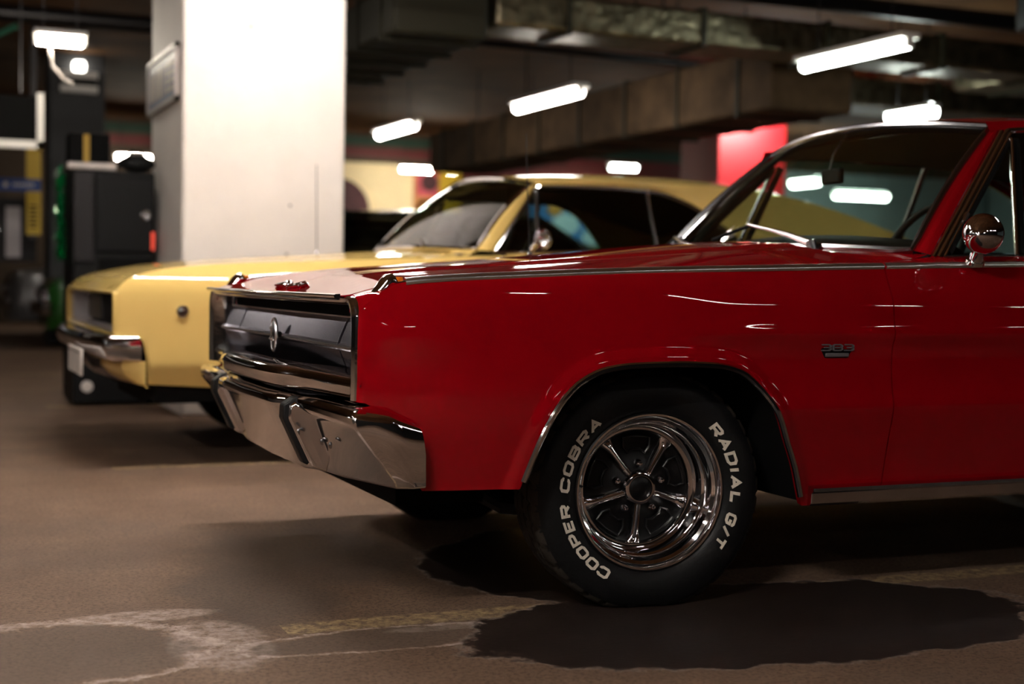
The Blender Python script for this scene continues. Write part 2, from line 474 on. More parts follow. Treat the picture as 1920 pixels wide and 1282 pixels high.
# ---- greenhouse
WT = .615      # half width of the windshield head
def ws_top(y):
    a = abs(y)/WT
    return (1.235+.085*a**2, y, 1.432-.045*a**2)
def ws_pt(u, t):     # u -1..1 across, t 0..1 up
    b = Vector(ws_base(u*.755)); e = Vector(ws_top(u*WT))
    p = b.lerp(e, t); bow = .035*math.sin(PI*t)*(1-.4*u*u); return (p.x-bow*.6, p.y, p.z+bow*.6)
MB().grid(lambda u, t: ws_pt(u, t), frange(-1,1,40), frange(0,1,16)).build('windshield', 'glass', red)
edge = [ws_pt(-1,t) for t in frange(0,1,12)] + [ws_pt(u,1) for u in frange(-1,1,24)][1:] + [ws_pt(1,t) for t in frange(1,0,12)][1:] + [ws_pt(u,0) for u in frange(1,-1,24)][1:-1]
MB().tube(edge, .0125, 8, closed=True, flat=1.0).build('windshield_trim', 'dull_chrome', red)
edge2 = [tuple(Vector(p)+Vector((.012,0,-.012))) for p in edge]
MB().tube(edge2, .016, 8, closed=True).build('windshield_seal', 'matte_black', red)
# side glass plane
def sg(x, z):
    return (x, -lerp(.808, .640, (z-.965)/.425), z)
pillar_b, pillar_t = (.942,.972), (1.322,1.373)   # front lower / upper corner of the side opening
rail = pchip([(1.28,1.360),(1.325,1.374),(1.6,1.392),(2.0,1.392),(2.3,1.37),(2.55,1.30),(2.75,1.20),(2.95,1.06),(3.02,.99)])
def belt(x): return r_top(x)+.028
def roof_rows():
    mb = MB()
    zc = pchip([(1.235,1.434),(1.36,1.452),(1.6,1.470),(1.85,1.474),(2.2,1.458),(2.6,1.395),(3.0,1.295),(3.5,1.14),(4.0,1.0),(4.18,.95)])
    def fn(s, u):
        a = abs(u); xc = lerp(1.235, 4.15, s)
        x = xc + (.085*a*a)*(1-s)**6
        ze = min(rail(x)+.022 if x < 3.02 else 1.0, zc(x)-.004)
        if x >= 2.9: ze = lerp(min(rail(2.9)+.022, zc(x)), zc(x)-.02, sstep(x, 2.9, 3.6))
        yy = lerp(WT+.01, .66, sstep(x,1.35,1.8))
        if x > 2.4: yy = lerp(yy, .74, sstep(x,2.4,3.4))
        z = lerp(zc(x), ze, a**2.6); return (x, yy*u, z)
    mb.grid(fn, frange(0,1,70), [-1,-.97,-.93,-.88,-.8,-.7,-.6,-.45,-.3,-.15,0,.15,.3,.45,.6,.7,.8,.88,.93,.97,1])
    for s in (-1,1):
        xs = frange(1.29,3.02,50)
        # side rail below roof edge down to window opening
        def fr(x, k):
            S = (x-1.235)/2.915; e = fn(min(1,max(0,S)), s)
            w = sg(x, min(rail(x), 1.385)); return (x, lerp(e[1], s*-w[1], k), lerp(e[2], min(w[2], e[2]-.002), k))
        mb.grid(fr, xs, [0,.3,.6,1], flip=(s<0))
        # front pillar
        def pil(t, k):
            a = Vector(ws_pt(s, t)); z = lerp(pillar_b[1], pillar_t[1], t); x = lerp(pillar_b[0], pillar_t[0], t)
            w = sg(x, z); b = Vector((w[0], s*-w[1], w[2])); p = a.lerp(b, k); out = .010*math.sin(PI*k)
            return (p.x-out*.5, p.y+s*out, p.z)
        mb.grid(pil, frange(0,1,14), [0,.15,.35,.5,.65,.85,1], flip=(s>0))
        # rear pillar
        xs2 = frange(2.62,3.55,30)
        def rp(x, k):
            S = (x-1.235)/2.915; e = fn(S, s)
            zb = belt(x); return (x, lerp(e[1], s*.81, k), lerp(e[2], zb, k))
        mb.grid(lambda x, k: rp(x, k) if x > 3.0 else (x, lerp(fn((x-1.235)/2.915, s)[1], s*-sg(x, rail(x))[1], k), lerp(fn((x-1.235)/2.915, s)[2], rail(x), k)), xs2, [0,.5,1], flip=(s<0))
    return mb
roof_rows().build('roof', 'red_paint', red, sharp=50)
MB().grid(lambda x, y: (x, y, 1.385+.02*(1-(y/.6)**2)-.10*max(0,(x-2.0))), frange(1.33,2.9,12), frange(-.62,.62,8)).build('headliner', 'interior', red)
# side windows + trims
for s in (-1, 1):
    def S(p): return (p[0], p[1]*(-s), p[2])
    vb0, vb1, vt = (1.00,.978), (1.215,.982), (1.318,1.335)
    vent = MB(); q = [S(sg(.965,.975)), S(sg(1.265,.985)), S(sg(1.358,1.352)), S(sg(1.31,1.355))]
    vent.add(q, [(0,1,2,3)]).build('vent_window', 'glass', red, smooth=False)
    xs = frange(0,1,40)
    dg = MB().grid(lambda q, k: S(sg(lerp(lerp(1.272,1.368,k), 2.99, q), lerp(belt(lerp(1.272,2.99,q))-.005, rail(lerp(1.368,2.99,q)), k))), xs, [0,.25,.5,.75,1])
    dg.build('side_window', 'glass', red)
    # three parallel bright mouldings along the front pillar
    for off, rr, mt in ((.010,.0075,'chrome'),(.030,.009,'chrome'),(.050,.006,'chrome')):
        pth = [S(Vector(sg(lerp(pillar_b[0], pillar_t[0], t)+off, lerp(pillar_b[1], pillar_t[1], t)))+Vector((0,-.004,0))) for t in frange(-.02,.99,10)]
        if off == .030: pth += [S(Vector(sg(x, rail(x)-.004))+Vector((0,-.004,0))) for x in frange(1.36,2.9,24)]
        MB().tube(pth, rr, 8).build('pillar_moulding', mt, red)
    MB().tube([S(sg(.942+.068,.978)), S(sg(1.350,1.335))], .014, 8, flat=.6).build('window_seal', 'matte_black', red)
    MB().tube([S(Vector(sg(1.265,.978))+Vector((0,-.006,0))), S(Vector(sg(1.361,1.347))+Vector((0,-.006,0)))], .0105, 10, flat=.75).build('vent_window_post', 'chrome', red)
    MB().tube([S(Vector(sg(1.292,.978))+Vector((0,.004,0))), S(Vector(sg(1.386,1.345))+Vector((0,.004,0)))], .014, 8).build('window_channel', 'matte_black', red)
    MB().tube([S(Vector(sg(x, belt(x)-.002))+Vector((0,-.004,0))) for x in frange(.98,2.98,20)], .006, 8).build('belt_moulding', 'dull_chrome', red)
    MB().tube([S(Vector(sg(2.06,1.0))), S(Vector(sg(2.10,1.385)))], .012, 8).build('quarter_window_post', 'dull_chrome', red)
    lat = MB().tube([S(Vector(sg(1.085,1.075))+Vector((0,-.012,0))), S(Vector(sg(1.105,1.10))+Vector((0,-.014,0)))], [.007,.010], 8)
    lat.build('vent_window_latch', 'chrome', red)

# ---- bright trim
for s in (-1, 1):
    def S(p): return (p[0], p[1]*(-s), p[2])
    xs = frange(-.722,.698,60)
    def strip(xs):
        mb = MB(); rings = []
        for x in xs:
            y = red_y(x, r_top(x)); z = r_top(x)
            rings.append([S((x, y-.005, z-.007)), S((x, y-.0085, z-.002)), S((x, y-.0075, z+.0025)), S((x, y-.0035, z+.007)), S((x, y+.003, z+.010)), S((x, y+.011, z+.0105)), S((x, y+.019, z+.005))])
        return mb.loft(rings)
    strip(xs).build('fender_trim', 'satin_chrome', red, sharp=60)
    strip(frange(.706,4.1,80)).build('belt_trim', 'satin_chrome', red, sharp=60)
    # wheel arch lip moulding
    pth = [S((x, red_y(x, z)-.004, z)) for x, z in _ap[2::3]]
    MB().tube(pth, .0085, 8).build('wheel_arch_trim', 'worn_chrome', red)
    pth = [S((2.972+.365*math.sin(a), red_y(2.972+.365*math.sin(a), .33+.34*math.cos(a))-.006, .33+.34*math.cos(a))) for a in frange(-1.5,1.5,40)]
    MB().tube(pth, .008, 8).build('wheel_arch_trim', 'worn_chrome', red)
    # sill moulding
    rk = MB(); rings = []
    for x in (.452,.454,.462,1.0,1.6,2.2,2.56,2.57):
        k = .6 if x in (.452,2.57) else 1
        rings.append([S((x, -.900, .323)), S((x, -.918-.006*k, .323)), S((x, -.934-.010*k, .318)), S((x, -.938-.010*k, .309)), S((x, -.930-.006*k, .303)), S((x, -.928-.006*k, .275)), S((x, -.920-.004*k, .267)), S((x, -.900, .265))])
    rk.loft(rings, caps=True).build('sill_moulding', 'worn_chrome', red, sharp=30)
    # inner wheel house and its liner
    for cx, rr in ((0,.40),(2.972,.39)):
        wh = MB()
        if cx == 0:
            ring = [(x, z+.012) for x, z in _ap[::4]]
        else: ring = [(cx+rr*math.sin(a), .33+rr*.92*math.cos(a)) for a in frange(-1.6,1.6,36)]
        wh.grid(lambda i, k: S((ring[i][0], lerp(red_y(ring[i][0], ring[i][1])+.010, -.50, k), ring[i][1]+.03*k*(1 if ring[i][1] > .5 else 0))), range(len(ring)), [0,.3,.6,1])
        c = [S((x, -.50, z+.03)) for x, z in ring]; wh.add(c, [tuple(range(len(c)))])
        wh.build('wheel_house', 'matte_black', red)

# ---- nose: grille, surround, lip, lower moulding, bumper
GZ0, GZM, GZ1 = .600, .697, .772
gm = MB(); npitch = 184; w0 = .86
rows = [(GZ0,-.764),(GZ0+.02,-.772),(GZM-.010,-.799),(GZM-.005,-.8045),(GZM,-.806),(GZM+.005,-.8045),(GZM+.010,-.800),(GZ1-.012,-.778),(GZ1-.005,-.774),(GZ1-.001,-.769),(GZ1,-.762)]
ys = []
for i in range(npitch):
    y0 = -w0 + 2*w0*i/npitch; p = 2*w0/npitch
    seam = i in (28, 29, 155, 156)
    for k, d in ((0,0),(.08,.62),(.17,.95),(.28,1),(.38,.62),(.46,0)): ys.append((y0+p*k, 0 if (seam and k) else d))
gm.grid(lambda q, r: (r[1] - .010*q[1] + .010, q[0], r[0]), ys, rows)
gm.build('grille', 'grille_metal', red, smooth=False)
MB().grid(lambda y, z: (-.757, y, z), [-.84,.84], [.57,.815]).build('grille_backing', 'matte_black', red)
MB().tube([(-.8075, y, GZM) for y in frange(-.86,.86,8)], .0045, 10).build('grille_centre_bar', 'satin_chrome', red)
MB().tube([(-.7715, y, GZ1+.001) for y in frange(-.86,.86,8)], .0028, 8).build('grille_top_bar', 'satin_chrome', red)
def fr_x(y): return -.842 - .022*max(0, 1-(abs(y)/.80)**2)
frame = []
def corner(cy, cz, r, a0, a1, n=6): return [(cy+r*math.sin(math.radians(a)), cz+r*math.cos(math.radians(a))) for a in frange(a0,a1,n)]
frame = [(-.868,.577),(-.870,.62),(-.870,.70)] + corner(-.818,.7745,.052,-90,-10) + [(y, .8255) for y in frange(-.795,.795,20)] + corner(.818,.7745,.052,10,90) + [(.870,.70),(.870,.62),(.868,.577)]
rings = []
for y, z in frame:
    ey = -1 if y < 0 else 1
    cyy, czz = y*.0, .69
    side = abs(y) > .80
    n = Vector((0, ey if abs(y) > .86 else ey*.0, 0)) if False else None
    iy = .020 if abs(y) > .82 else 0
    iz = .016 if z > .76 else 0
    x = fr_x(y)
    rings.append([(x+.016, y+ey*.003*(abs(y) > .82), z+.005*(z > .76)), (x+.002, y+ey*.004*(abs(y) > .82), z+.005*(z > .76)), (x-.006, y, z), (x-.004, y-ey*iy*.6, z-iz*.6), (x+.004, y-ey*iy, z-iz), (x+.05, y-ey*(iy+.006), z-iz-.004), (-.762, y-ey*(iy+.008), z-iz-.006)])
MB().loft(rings).build('grille_surround', 'worn_chrome', red, sharp=45)
brt = MB().loft([[r[1], r[2], r[3], r[4]] for r in [[Vector(p)+Vector((-.0015,0,0)) for p in q] for q in rings]]); brt.build('surround_edge', 'chrome', red, sharp=45)
lip = []
for y in frange(-.800,.800,40):
    x = hood_front(y); lip.append([(x+.010, y, .836), (x-.003, y, .835), (x-.007, y, .831), (x-.004, y, .824), (x+.010, y, .820)])
MB().loft(lip, caps=True).build('hood_lip', 'chrome', red, sharp=60)
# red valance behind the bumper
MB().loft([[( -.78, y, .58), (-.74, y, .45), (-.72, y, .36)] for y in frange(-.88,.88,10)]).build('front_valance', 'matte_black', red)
def sym(half):   # half list from near end (y<0) to centre -> full list
    return half + [(x, -y, z) for x, y, z in reversed(half[:-1])]
def smooth_path(pts, n=6):
    P = [Vector(p) for p in pts]; out = []
    for i in range(len(P)-1):
        p0 = P[max(0,i-1)]; p1 = P[i]; p2 = P[i+1]; p3 = P[min(len(P)-1,i+2)]
        for k in range(n):
            t = k/n; out.append(tuple(.5*((2*p1)+(p2-p0)*t+(2*p0-5*p1+4*p2-p3)*t*t+(3*p1-p0-3*p2+p3)*t**3)))
    out.append(tuple(P[-1])); return out
def lin_path(pts, n=4):
    P = [Vector(p) for p in pts]; out = []
    for i in range(len(P)-1): out += [tuple(P[i].lerp(P[i+1], k/n)) for k in range(n)]
    return out+[tuple(P[-1])]
mp = lambda dx_, z: sym([(-.826+dx_,-.885,z),(-.838+dx_,-.78,z),(-.872+dx_,-.50,z),(-.910+dx_,-.36,z),(-.922+dx_,-.20,z),(-.924+dx_,0,z)])
mould = [smooth_path(mp(d, z), 6) for d, z in ((.075,.640),(.012,.632),(.000,.622),(-.004,.612),(.004,.604),(.003,.588),(.008,.579),(.022,.573),(.07,.572))]
MB().loft(mould).build('grille_lower_moulding', 'chrome', red, sharp=50)
def bp(e, sd, co, a, b, b2, c): return sym([e, sd, co, a, b, b2, c])
LV = [
 bp((-.715,-.925,.530),(-.775,-.93,.556),(-.800,-.89,.566),(-.80,-.62,.568),(-.80,-.43,.568),(-.81,-.36,.566),(-.81,0,.566)),
 bp((-.702,-.948,.520),(-.775,-.951,.547),(-.852,-.925,.561),(-.866,-.62,.564),(-.872,-.43,.561),(-.898,-.36,.560),(-.905,0,.560)),
 bp((-.694,-.955,.507),(-.772,-.960,.533),(-.866,-.943,.546),(-.885,-.62,.550),(-.890,-.43,.548),(-.918,-.36,.547),(-.925,0,.547)),
 bp((-.689,-.957,.480),(-.765,-.963,.500),(-.864,-.947,.520),(-.888,-.62,.528),(-.892,-.43,.527),(-.920,-.36,.526),(-.927,0,.526)),
 bp((-.684,-.955,.450),(-.755,-.961,.470),(-.850,-.944,.500),(-.874,-.62,.512),(-.878,-.43,.512),(-.905,-.36,.511),(-.912,0,.511)),
 bp((-.677,-.938,.385),(-.715,-.938,.385),(-.752,-.912,.383),(-.808,-.63,.377),(-.815,-.43,.370),(-.838,-.36,.368),(-.845,0,.366)),
 bp((-.674,-.930,.366),(-.705,-.928,.364),(-.742,-.900,.362),(-.796,-.63,.356),(-.802,-.43,.350),(-.824,-.36,.347),(-.830,0,.345)),
 bp((-.676,-.90,.362),(-.70,-.895,.360),(-.71,-.87,.358),(-.75,-.63,.352),(-.755,-.43,.347),(-.77,-.36,.345),(-.775,0,.343)),
]
bump_rings = [lin_path(l, 3) for l in LV]
MB().loft(bump_rings).build('bumper', 'chrome', red, sharp=32, bevel=.006, seg=2)
for s in (-1, 1):   # upright guards with black rubber faces
    y0, y1 = s*.425, s*.500
    side = [(-.80,.556),(-.868,.556),(-.905,.535),(-.908,.50),(-.852,.385),(-.842,.366),(-.80,.352)]
    MB().prism(side, lambda u, v, t: (u, t, v), min(y0,y1), max(y0,y1)).build('bumper_guard', 'chrome', red, bevel=.006, sharp=35)
    MB().prism([(-.872,.558),(-.888,.556),(-.918,.536),(-.920,.50),(-.862,.378),(-.85,.372),(-.845,.39),(-.90,.505)], lambda u, v, t: (u, t, v), s*.4625-.024, s*.4625+.024).build('guard_rubber', 'rubber', red, bevel=.004)
for y in (-.70,-.62,.62,.70):
    MB().lathe([(.009,0),(.009,.003),(.006,.006),(0,.007)], 12, Matrix.Translation((-.848, y, .45)) @ Matrix.Rotation(-PI/2, 4, 'Z')).build('bumper_bolt', 'dull_chrome', red)
# oval nose emblem with a three-pointed star
em = sub('grille_emblem', red, (-.832,-.02,.703))
ring = [(0, .026*math.cos(a), .047*math.sin(a)) for a in frange(0,2*PI-2*PI/32,31)]
MB().tube(ring, .0055, 8, closed=True, up=(1,0,0)).build('emblem_ring', 'satin_chrome', em)
MB().lathe([(.019,0),(.019,.004),(0,.006)], 24, Matrix.Diagonal((1,1,2.2,1)) @ Matrix.Rotation(-PI/2,4,'Z')).build('emblem_back', 'dark_metal', em)
st = MB()
for k in range(3):
    a = math.radians(90+120*k)
    st.tube([(-.006, .004*math.cos(a), .008*math.sin(a)), (-.008, .010*math.cos(a), .022*math.sin(a)), (-.006, .017*math.cos(a), .037*math.sin(a))], [.004,.007,.002], 6, up=(1,0,0))
st.build('emblem_star', 'satin_chrome', em)
MB().tube([(.02,0,0),(-.002,0,0)], .010, 8).build('emblem_stem', 'dark_metal', em)
# fender-top signal pods
for s in (-1, 1):
    y0 = s*.850
    pod = MB()
    outl = [(-.812,.812),(-.795,.842),(-.772,.874),(-.760,.886),(-.742,.889),(-.734,.880),(-.728,.870),(-.700,.874),(-.66,.878),(-.66,.868),(-.735,.858),(-.78,.832)]
    cu = sum(p[0] for p in outl)/len(outl); cv = sum(p[1] for p in outl)/len(outl)
    pod.loft([[(cu+(u-cu)*k, y0+t, cv+(v-cv)*k) for u, v in outl] for t, k in ((-.022,.35),(-.020,.62),(-.014,.86),(-.005,.98),(.005,.98),(.014,.86),(.020,.62),(.022,.35))], closed=True, caps=True)
    pod.build('signal_pod', 'chrome', red, sharp=70)
    MB().box((-.736,y0-.012,.868),(-.716,y0+.012,.880)).build('signal_lens', 'amber', red, bevel=.003)
# chrome script on the hood edge
scr = MB(); cur = []
D0 = [[(0,0),(.10,1),(.42,.92),(.62,.62),(.52,.2),(.25,0),(-.1,.05)],[(.62,.35),(.78,.55),(.98,.45),(.95,.15),(.75,.02),(.66,.2),(.72,.42)],
      [(1.38,.5),(1.15,.52),(1.08,.2),(1.24,.04),(1.42,.25),(1.62,1.05),(1.5,.3),(1.55,.05)],[(2.0,.5),(1.78,.52),(1.7,.2),(1.88,.05),(2.05,.3),(2.1,.55),(1.92,-.45),(1.68,-.4)],[(2.2,.25),(2.48,.38),(2.45,.55),(2.28,.5),(2.22,.15),(2.4,.0),(2.7,.2)]]
for ln in D0:
    cur = smooth_path([(u, v, 0) for u, v in ln], 4)
    pth = []
    for u, v, _ in cur:
        y = .115 - u*.118; x = -.775 - (v-.5)*-.040
        pth.append((x, y, red_hood_z(x, y)+.005))
    scr.tube(pth, .0045, 6)
scr.build('hood_script', 'chrome', red)
# engine badge
bd = sub('engine_badge', red, (0,0,0))
qd, wd = letter_quads('383', .165, .24, 0)
mb = MB()
for q in qd: mb.prism(q, lambda u, v, t: (.462+.104*u/wd, red_y(.51,.70)-t, .697+.019*v), .000, .006)
mb.build('numeral', 'badge_silver', bd, smooth=False)
mb = MB().box((.476, red_y(.51,.69)-.0065, .6805),(.552, red_y(.51,.69)+.004, .6915)); mb.build('badge_bar', 'badge_silver', bd, bevel=.002)
mb = MB().prism([(.462,.7165),(.566,.7165),(.566,.700),(.552,.678),(.476,.678),(.462,.700)], lambda u, v, t: (u, red_y(.51,.70)-t, v), -.006, .0006); mb.build('badge_plate', 'matte_black', bd, bevel=.002)

# ---- mirror, wipers, aerial, cabin
mr = sub('side_mirror', red, (1.0,-.955,0))
MB().tube([(.018,.045,.955),(.014,.035,.975),(.004,.015,.995),(-.012,-.005,1.015)], [.022,.019,.017,.024], 12).build('mirror_arm', 'chrome', mr)
MB().tube([(.019,.05,.948),(.018,.045,.958)], .028, 16).build('mirror_foot', 'chrome', mr)
hd = MB().lathe([(.056,.000),(.0585,.006),(.057,.018),(.050,.040),(.036,.062),(.018,.076),(0,.080)], 32)
Mh = Matrix.Translation((-.012,-.02,1.032)) @ Matrix.Rotation(math.radians(-52),4,'Z') @ Matrix.Rotation(math.radians(6),4,'X')
hd.moved(Mh).build('mirror_shell', 'chrome', mr)
MB().lathe([(.056,.0),(.03,-.001),(0,-.001)], 32).moved(Mh).build('mirror_glass', 'headlamp', mr)
for y, yy in ((-.40,-.005),(.36,.70)):
    wp = sub('wiper', red)
    a = Vector(ws_base(y))+Vector((-.022,0,.010)); g = Vector(ws_pt(yy/.74, .13)); b = g+Vector((-.020,0,.012))
    MB().tube([tuple(a+Vector((.004,-.004,-.022))), tuple(a+Vector((-.004,-.002,.010)))], [.018,.015], 12).build('wiper_pivot', 'dull_chrome', wp)
    MB().tube([tuple(a), tuple(a.lerp(b,.30)+Vector((-.006,0,.006))), tuple(a.lerp(b,.62)+Vector((-.005,0,.005))), tuple(b)], [.0115,.010,.006,.0045], 8).build('wiper_arm', 'satin_chrome', wp)
    bl = []
    for q in frange(-.22,.22,6):
        p = Vector(ws_pt((yy+q*.9)/.74, .13-.09*abs(q)/.22 if q > 0 else .13-.05*abs(q)/.22)); bl.append(tuple(p+Vector((-.012,0,.008))))
    MB().tube(bl, .0065, 8).build('wiper_blade', 'matte_black', wp)
an = sub('aerial', red, (.345,.775,0))
MB().tube([(0,0,.93),(0,0,.985)], [.014,.009], 10).build('aerial_base', 'chrome', an)
MB().tube([(0,0,.985),(-.012,0,1.20),(-.022,0,1.435)], [.003,.0025,.0018], 6).build('aerial_rod', 'dark_metal', an)
MB().loft([[(.82+.13*(y/.755)**2,y,.965-.01*(y/.7)**2),(.93+.10*(y/.755)**2,y,1.028-.045*(y/.755)**2),(1.03+.05*(y/.755)**2,y,1.050-.045*(y/.755)**2),(1.11,y,1.02-.03*(y/.755)**2),(1.14,y,.94),(1.12,y,.70)] for y in frange(-.74,.74,16)]).build('dashboard', 'interior', red)
sw = sub('steering_wheel', red, (1.255,-.38,.985), 0)
Ms = Matrix.Rotation(math.radians(-64),4,'Y')
rg = [tuple(Ms @ Vector((.185*math.cos(a), .185*math.sin(a), 0))) for a in frange(0,2*PI-2*PI/40,39)]
MB().tube(rg, .0125, 10, closed=True).build('steering_rim', 'interior', sw)
sp = MB()
for a in (90, 210, 330): sp.tube([(0,0,0), tuple(Ms @ Vector((.18*math.cos(math.radians(a)), .18*math.sin(math.radians(a)), 0)))], .011, 8)
sp.tube([(0,0,0),(-.16,0,-.09)], .02, 8); sp.build('steering_spokes', 'interior', sw)
rv = sub('rear_view_mirror', red, (1.17,0.005,1.262))
MB().box((-.012,-.055,-.028),(.012,.055,.028)).build('mirror_case', 'interior', rv, bevel=.008)
MB().tube([(-.012,0,.02),(.0,0,.075),(.055,0,.150)], .005, 8).build('mirror_stalk', 'dull_chrome', rv)
for y in (-.37,.37):
    st_ = sub('front_seat', red, (1.62,y,0))
    MB().box((-.10,-.25,.38),(.42,.25,.58)).build('seat_cushion', 'interior', st_, bevel=.05, seg=3)
    MB().box((.36,-.24,.52),(.52,.24,1.02)).build('seat_back', 'interior', st_, bevel=.05, seg=3)
MB().box((-.60,-.48,.25),(4.0,.48,.36)).box((.50,-.86,.27),(2.50,.86,.36)).build('floor_pan', 'matte_black', red)
MB().box((-.55,-.46,.32),(.62,.46,.80)).build('engine_bay', 'matte_black', red)
for s in (-1,1): MB().tube([(-.36,s*.40,.28),(-.30,s*.52,.24),(0,s*.62,.22)], .022, 8).build('suspension_arm', 'dark_metal', red)

STEER = math.radians(-6)
wheel_detailed(red, (.012,-.735,.313), STEER)
wheel_detailed(red, (0,.735,.313), PI+STEER, letters=False)
for s in (-1,1): wheel_plain(red, (2.972,s*.745,.313), 0 if s < 0 else PI, .331)
# ================================================================== yellow fastback in the next bay
YC = 3.22
yel = thing('coupe', 'pale yellow coupe with deep dark grille, parked beside the red car', 'car', (0,YC,0))
y_top = pchip([(-.995,.798),(-.975,.815),(-.95,.842),(-.85,.885),(-.65,.918),(-.38,.938),(0,.955),(.45,.978),(.75,.992),(1.3,1.012),(2.0,1.04),(2.6,1.035),(3.4,.99),(4.2,.93)])
y_W = pchip([(-.995,.958),(-.8,.962),(-.3,.972),(.5,.962),(1.2,.958),(2.4,.975),(3.4,.965),(4.2,.90)])
k_y = pchip([(.26,.085),(.34,.060),(.42,.024),(.462,.004),(.48,.0),(.52,.0),(.62,.001),(.72,.002),(.79,.006),(.83,.016),(.87,.038),(.90,.066),(.93,.10),(.96,.14),(1.0,.18)])
k_yd = pchip([(.26,.085),(.34,.060),(.42,.024),(.462,.006),(.48,.002),(.56,.010),(.66,.018),(.76,.010),(.84,.0),(.90,.010),(.95,.032),(.99,.060),(1.04,.095)])
def y_low(x):
    if abs(x) < .40: return .33+math.sqrt(max(0,.40**2-x*x))*.88
    if abs(x-2.972) < .39: return .33+math.sqrt(max(0,.39**2-(x-2.972)**2))*.85
    if x < 0: return linf([(-.995,.605),(-.905,.603),(-.875,.592),(-.858,.56),(-.848,.47),(-.845,.385),(-.57,.368),(-.40,.352)])(x)
    return .275 if x < 3 else .36
def y_y(x, z):
    ins = lerp(k_y(z), k_yd(z), sstep(x, .1, .9)); r = .018; c = 0
    if x < -.995+r:
        q = r-(x+.995); c = r-math.sqrt(max(0, r*r-q*q))
    return -(y_W(x)-ins-c)
def y_side(xs, m=40):
    mb = MB()
    def fn(x, t): z = lerp(y_low(x), y_top(x), t); return (x, y_y(x, z), z)
    ts = frange(0,1,m)
    mb.grid(fn, xs, ts)
    mb.grid(lambda x, k: (x, y_y(x, y_low(x))+.03*k, y_low(x)+.004*k), xs, [0,1], flip=True)
    for x, fl in ((xs[0], False), (xs[-1], True)): mb.grid(lambda k, t: (x, fn(x, t)[1]+.03*k, fn(x, t)[2]), [0,1], ts, flip=fl)
    return mb
YH = .70
y_cr = pchip([(-.995,.0),(-.9,.006),(-.76,.014),(-.38,.024),(.47,.042),(.75,.046)])
def y_hood(x, y):
    a = abs(y)/.86; t = y_top(x)
    dip = .006*math.exp(-((abs(y)-.45)/.08)**2)*sstep(x,-.6,-.2)
    return t + y_cr(x)*(1-min(1,a)**2.2) + .012*math.sin(PI*min(1, max(0,(1-a)/.35)))*0 - dip
yx = frange(-.995,-.965,8)+frange(-.96,-.42,40)[0:]+frange(-.40,.40,50)+frange(.41,.90,20)
yx = sorted(set(yx))
f = y_side(yx)
f.grid(lambda x, k: (x, lerp(y_y(x, y_top(x)), -YH, k), lerp(y_top(x), y_hood(x, YH), k)), yx, [0,.2,.4,.6,.8,1], flip=True)
f.build('fender', 'yellow_paint', yel, sharp=60); f.mirror_y().build('fender', 'yellow_paint', yel, sharp=60)
d = y_side(frange(.905,2.05,40)); xs = frange(.905,2.05,30)
d.grid(lambda x, k: (x, lerp(y_y(x, y_top(x)), -.872, k), y_top(x)+.018*math.sin(k*PI/2)), xs, [0,.33,.66,1], flip=True)
d.build('door', 'yellow_paint', yel, sharp=60); d.mirror_y().build('door', 'yellow_paint', yel, sharp=60)
d = y_side(frange(2.055,4.2,90)); xs = frange(2.055,4.2,40)
d.grid(lambda x, k: (x, lerp(y_y(x, y_top(x)), -.872 + .10*sstep(x,3,4.2), k), y_top(x)+.018*math.sin(k*PI/2)), xs, [0,.33,.66,1], flip=True)
d.build('quarter_panel', 'yellow_paint', yel, sharp=60); d.mirror_y().build('quarter_panel', 'yellow_paint', yel, sharp=60)
MB().grid(lambda y, z: (4.2, y, z), frange(-.86,.86,6), frange(.36,.95,4)).build('tail_panel', 'yellow_paint', yel)
hyy = frange(-YH+.003, YH-.003, 40)
h = MB().grid(lambda x, y: (x, y, y_hood(x, y)), frange(-.995,.70,50), hyy)
h.grid(lambda k, y: (-.995, y, y_hood(-.995, y)-.008*k), [0,1], hyy, flip=True)
h.build('hood', 'yellow_paint', yel, sharp=50)
def yw_base(y): a = abs(y)/.84; return (.62+.15*a*a, y, 1.045-.02*a*a)
def yw_top(y): a = abs(y)/.665; return (1.06+.075*a*a, y, 1.432-.055*a*a)
cw = MB().grid(lambda k, y: tuple(Vector((.705, y, y_hood(.705, y))).lerp(Vector(yw_base(y))+Vector((0,0,-.004)), k)), [0,.5,1], frange(-.84,.84,24))
cw.build('cowl', 'yellow_paint', yel)
def yw(u, t):
    p = Vector(yw_base(u*.84)).lerp(Vector(yw_top(u*.665)), t); b = .03*math.sin(PI*t); return (p.x-b*.6, p.y, p.z+b*.6)
MB().grid(lambda u, t: yw(u, t), frange(-1,1,30), frange(0,1,12)).build('windshield', 'glass', yel)
edge = [yw(-1,t) for t in frange(0,1,10)]+[yw(u,1) for u in frange(-1,1,20)][1:]+[yw(1,t) for t in frange(1,0,10)][1:]+[yw(u,0) for u in frange(1,-1,20)][1:-1]
MB().tube(edge, .013, 8, closed=True).build('windshield_trim', 'chrome', yel)
def ysg(x, z): return (x, -lerp(.872, .672, (z-1.03)/.335), z)
y_rail = pchip([(1.05,1.345),(1.14,1.362),(1.5,1.372),(1.85,1.362),(2.05,1.30),(2.2,1.19),(2.34,1.06)])
ypb, ypt = (.83,1.022), (1.145,1.362)
yzc = pchip([(1.06,1.434),(1.2,1.452),(1.44,1.470),(1.78,1.482),(2.13,1.482),(2.49,1.462),(2.8,1.42),(3.1,1.345),(3.4,1.245),(3.8,1.10),(4.15,1.0)])
def yroof(s, u):
    a = abs(u); xc = lerp(1.06,4.15,s); x = xc+.075*a*a*(1-s)**6
    yy = lerp(.675,.70,sstep(x,1.2,1.8)); yy = lerp(yy,.80,sstep(x,2.6,3.8))
    ze = yzc(x)-.055-.02*sstep(x,1.2,2.0)
    return (x, yy*u, lerp(yzc(x), ze, a**2.4))
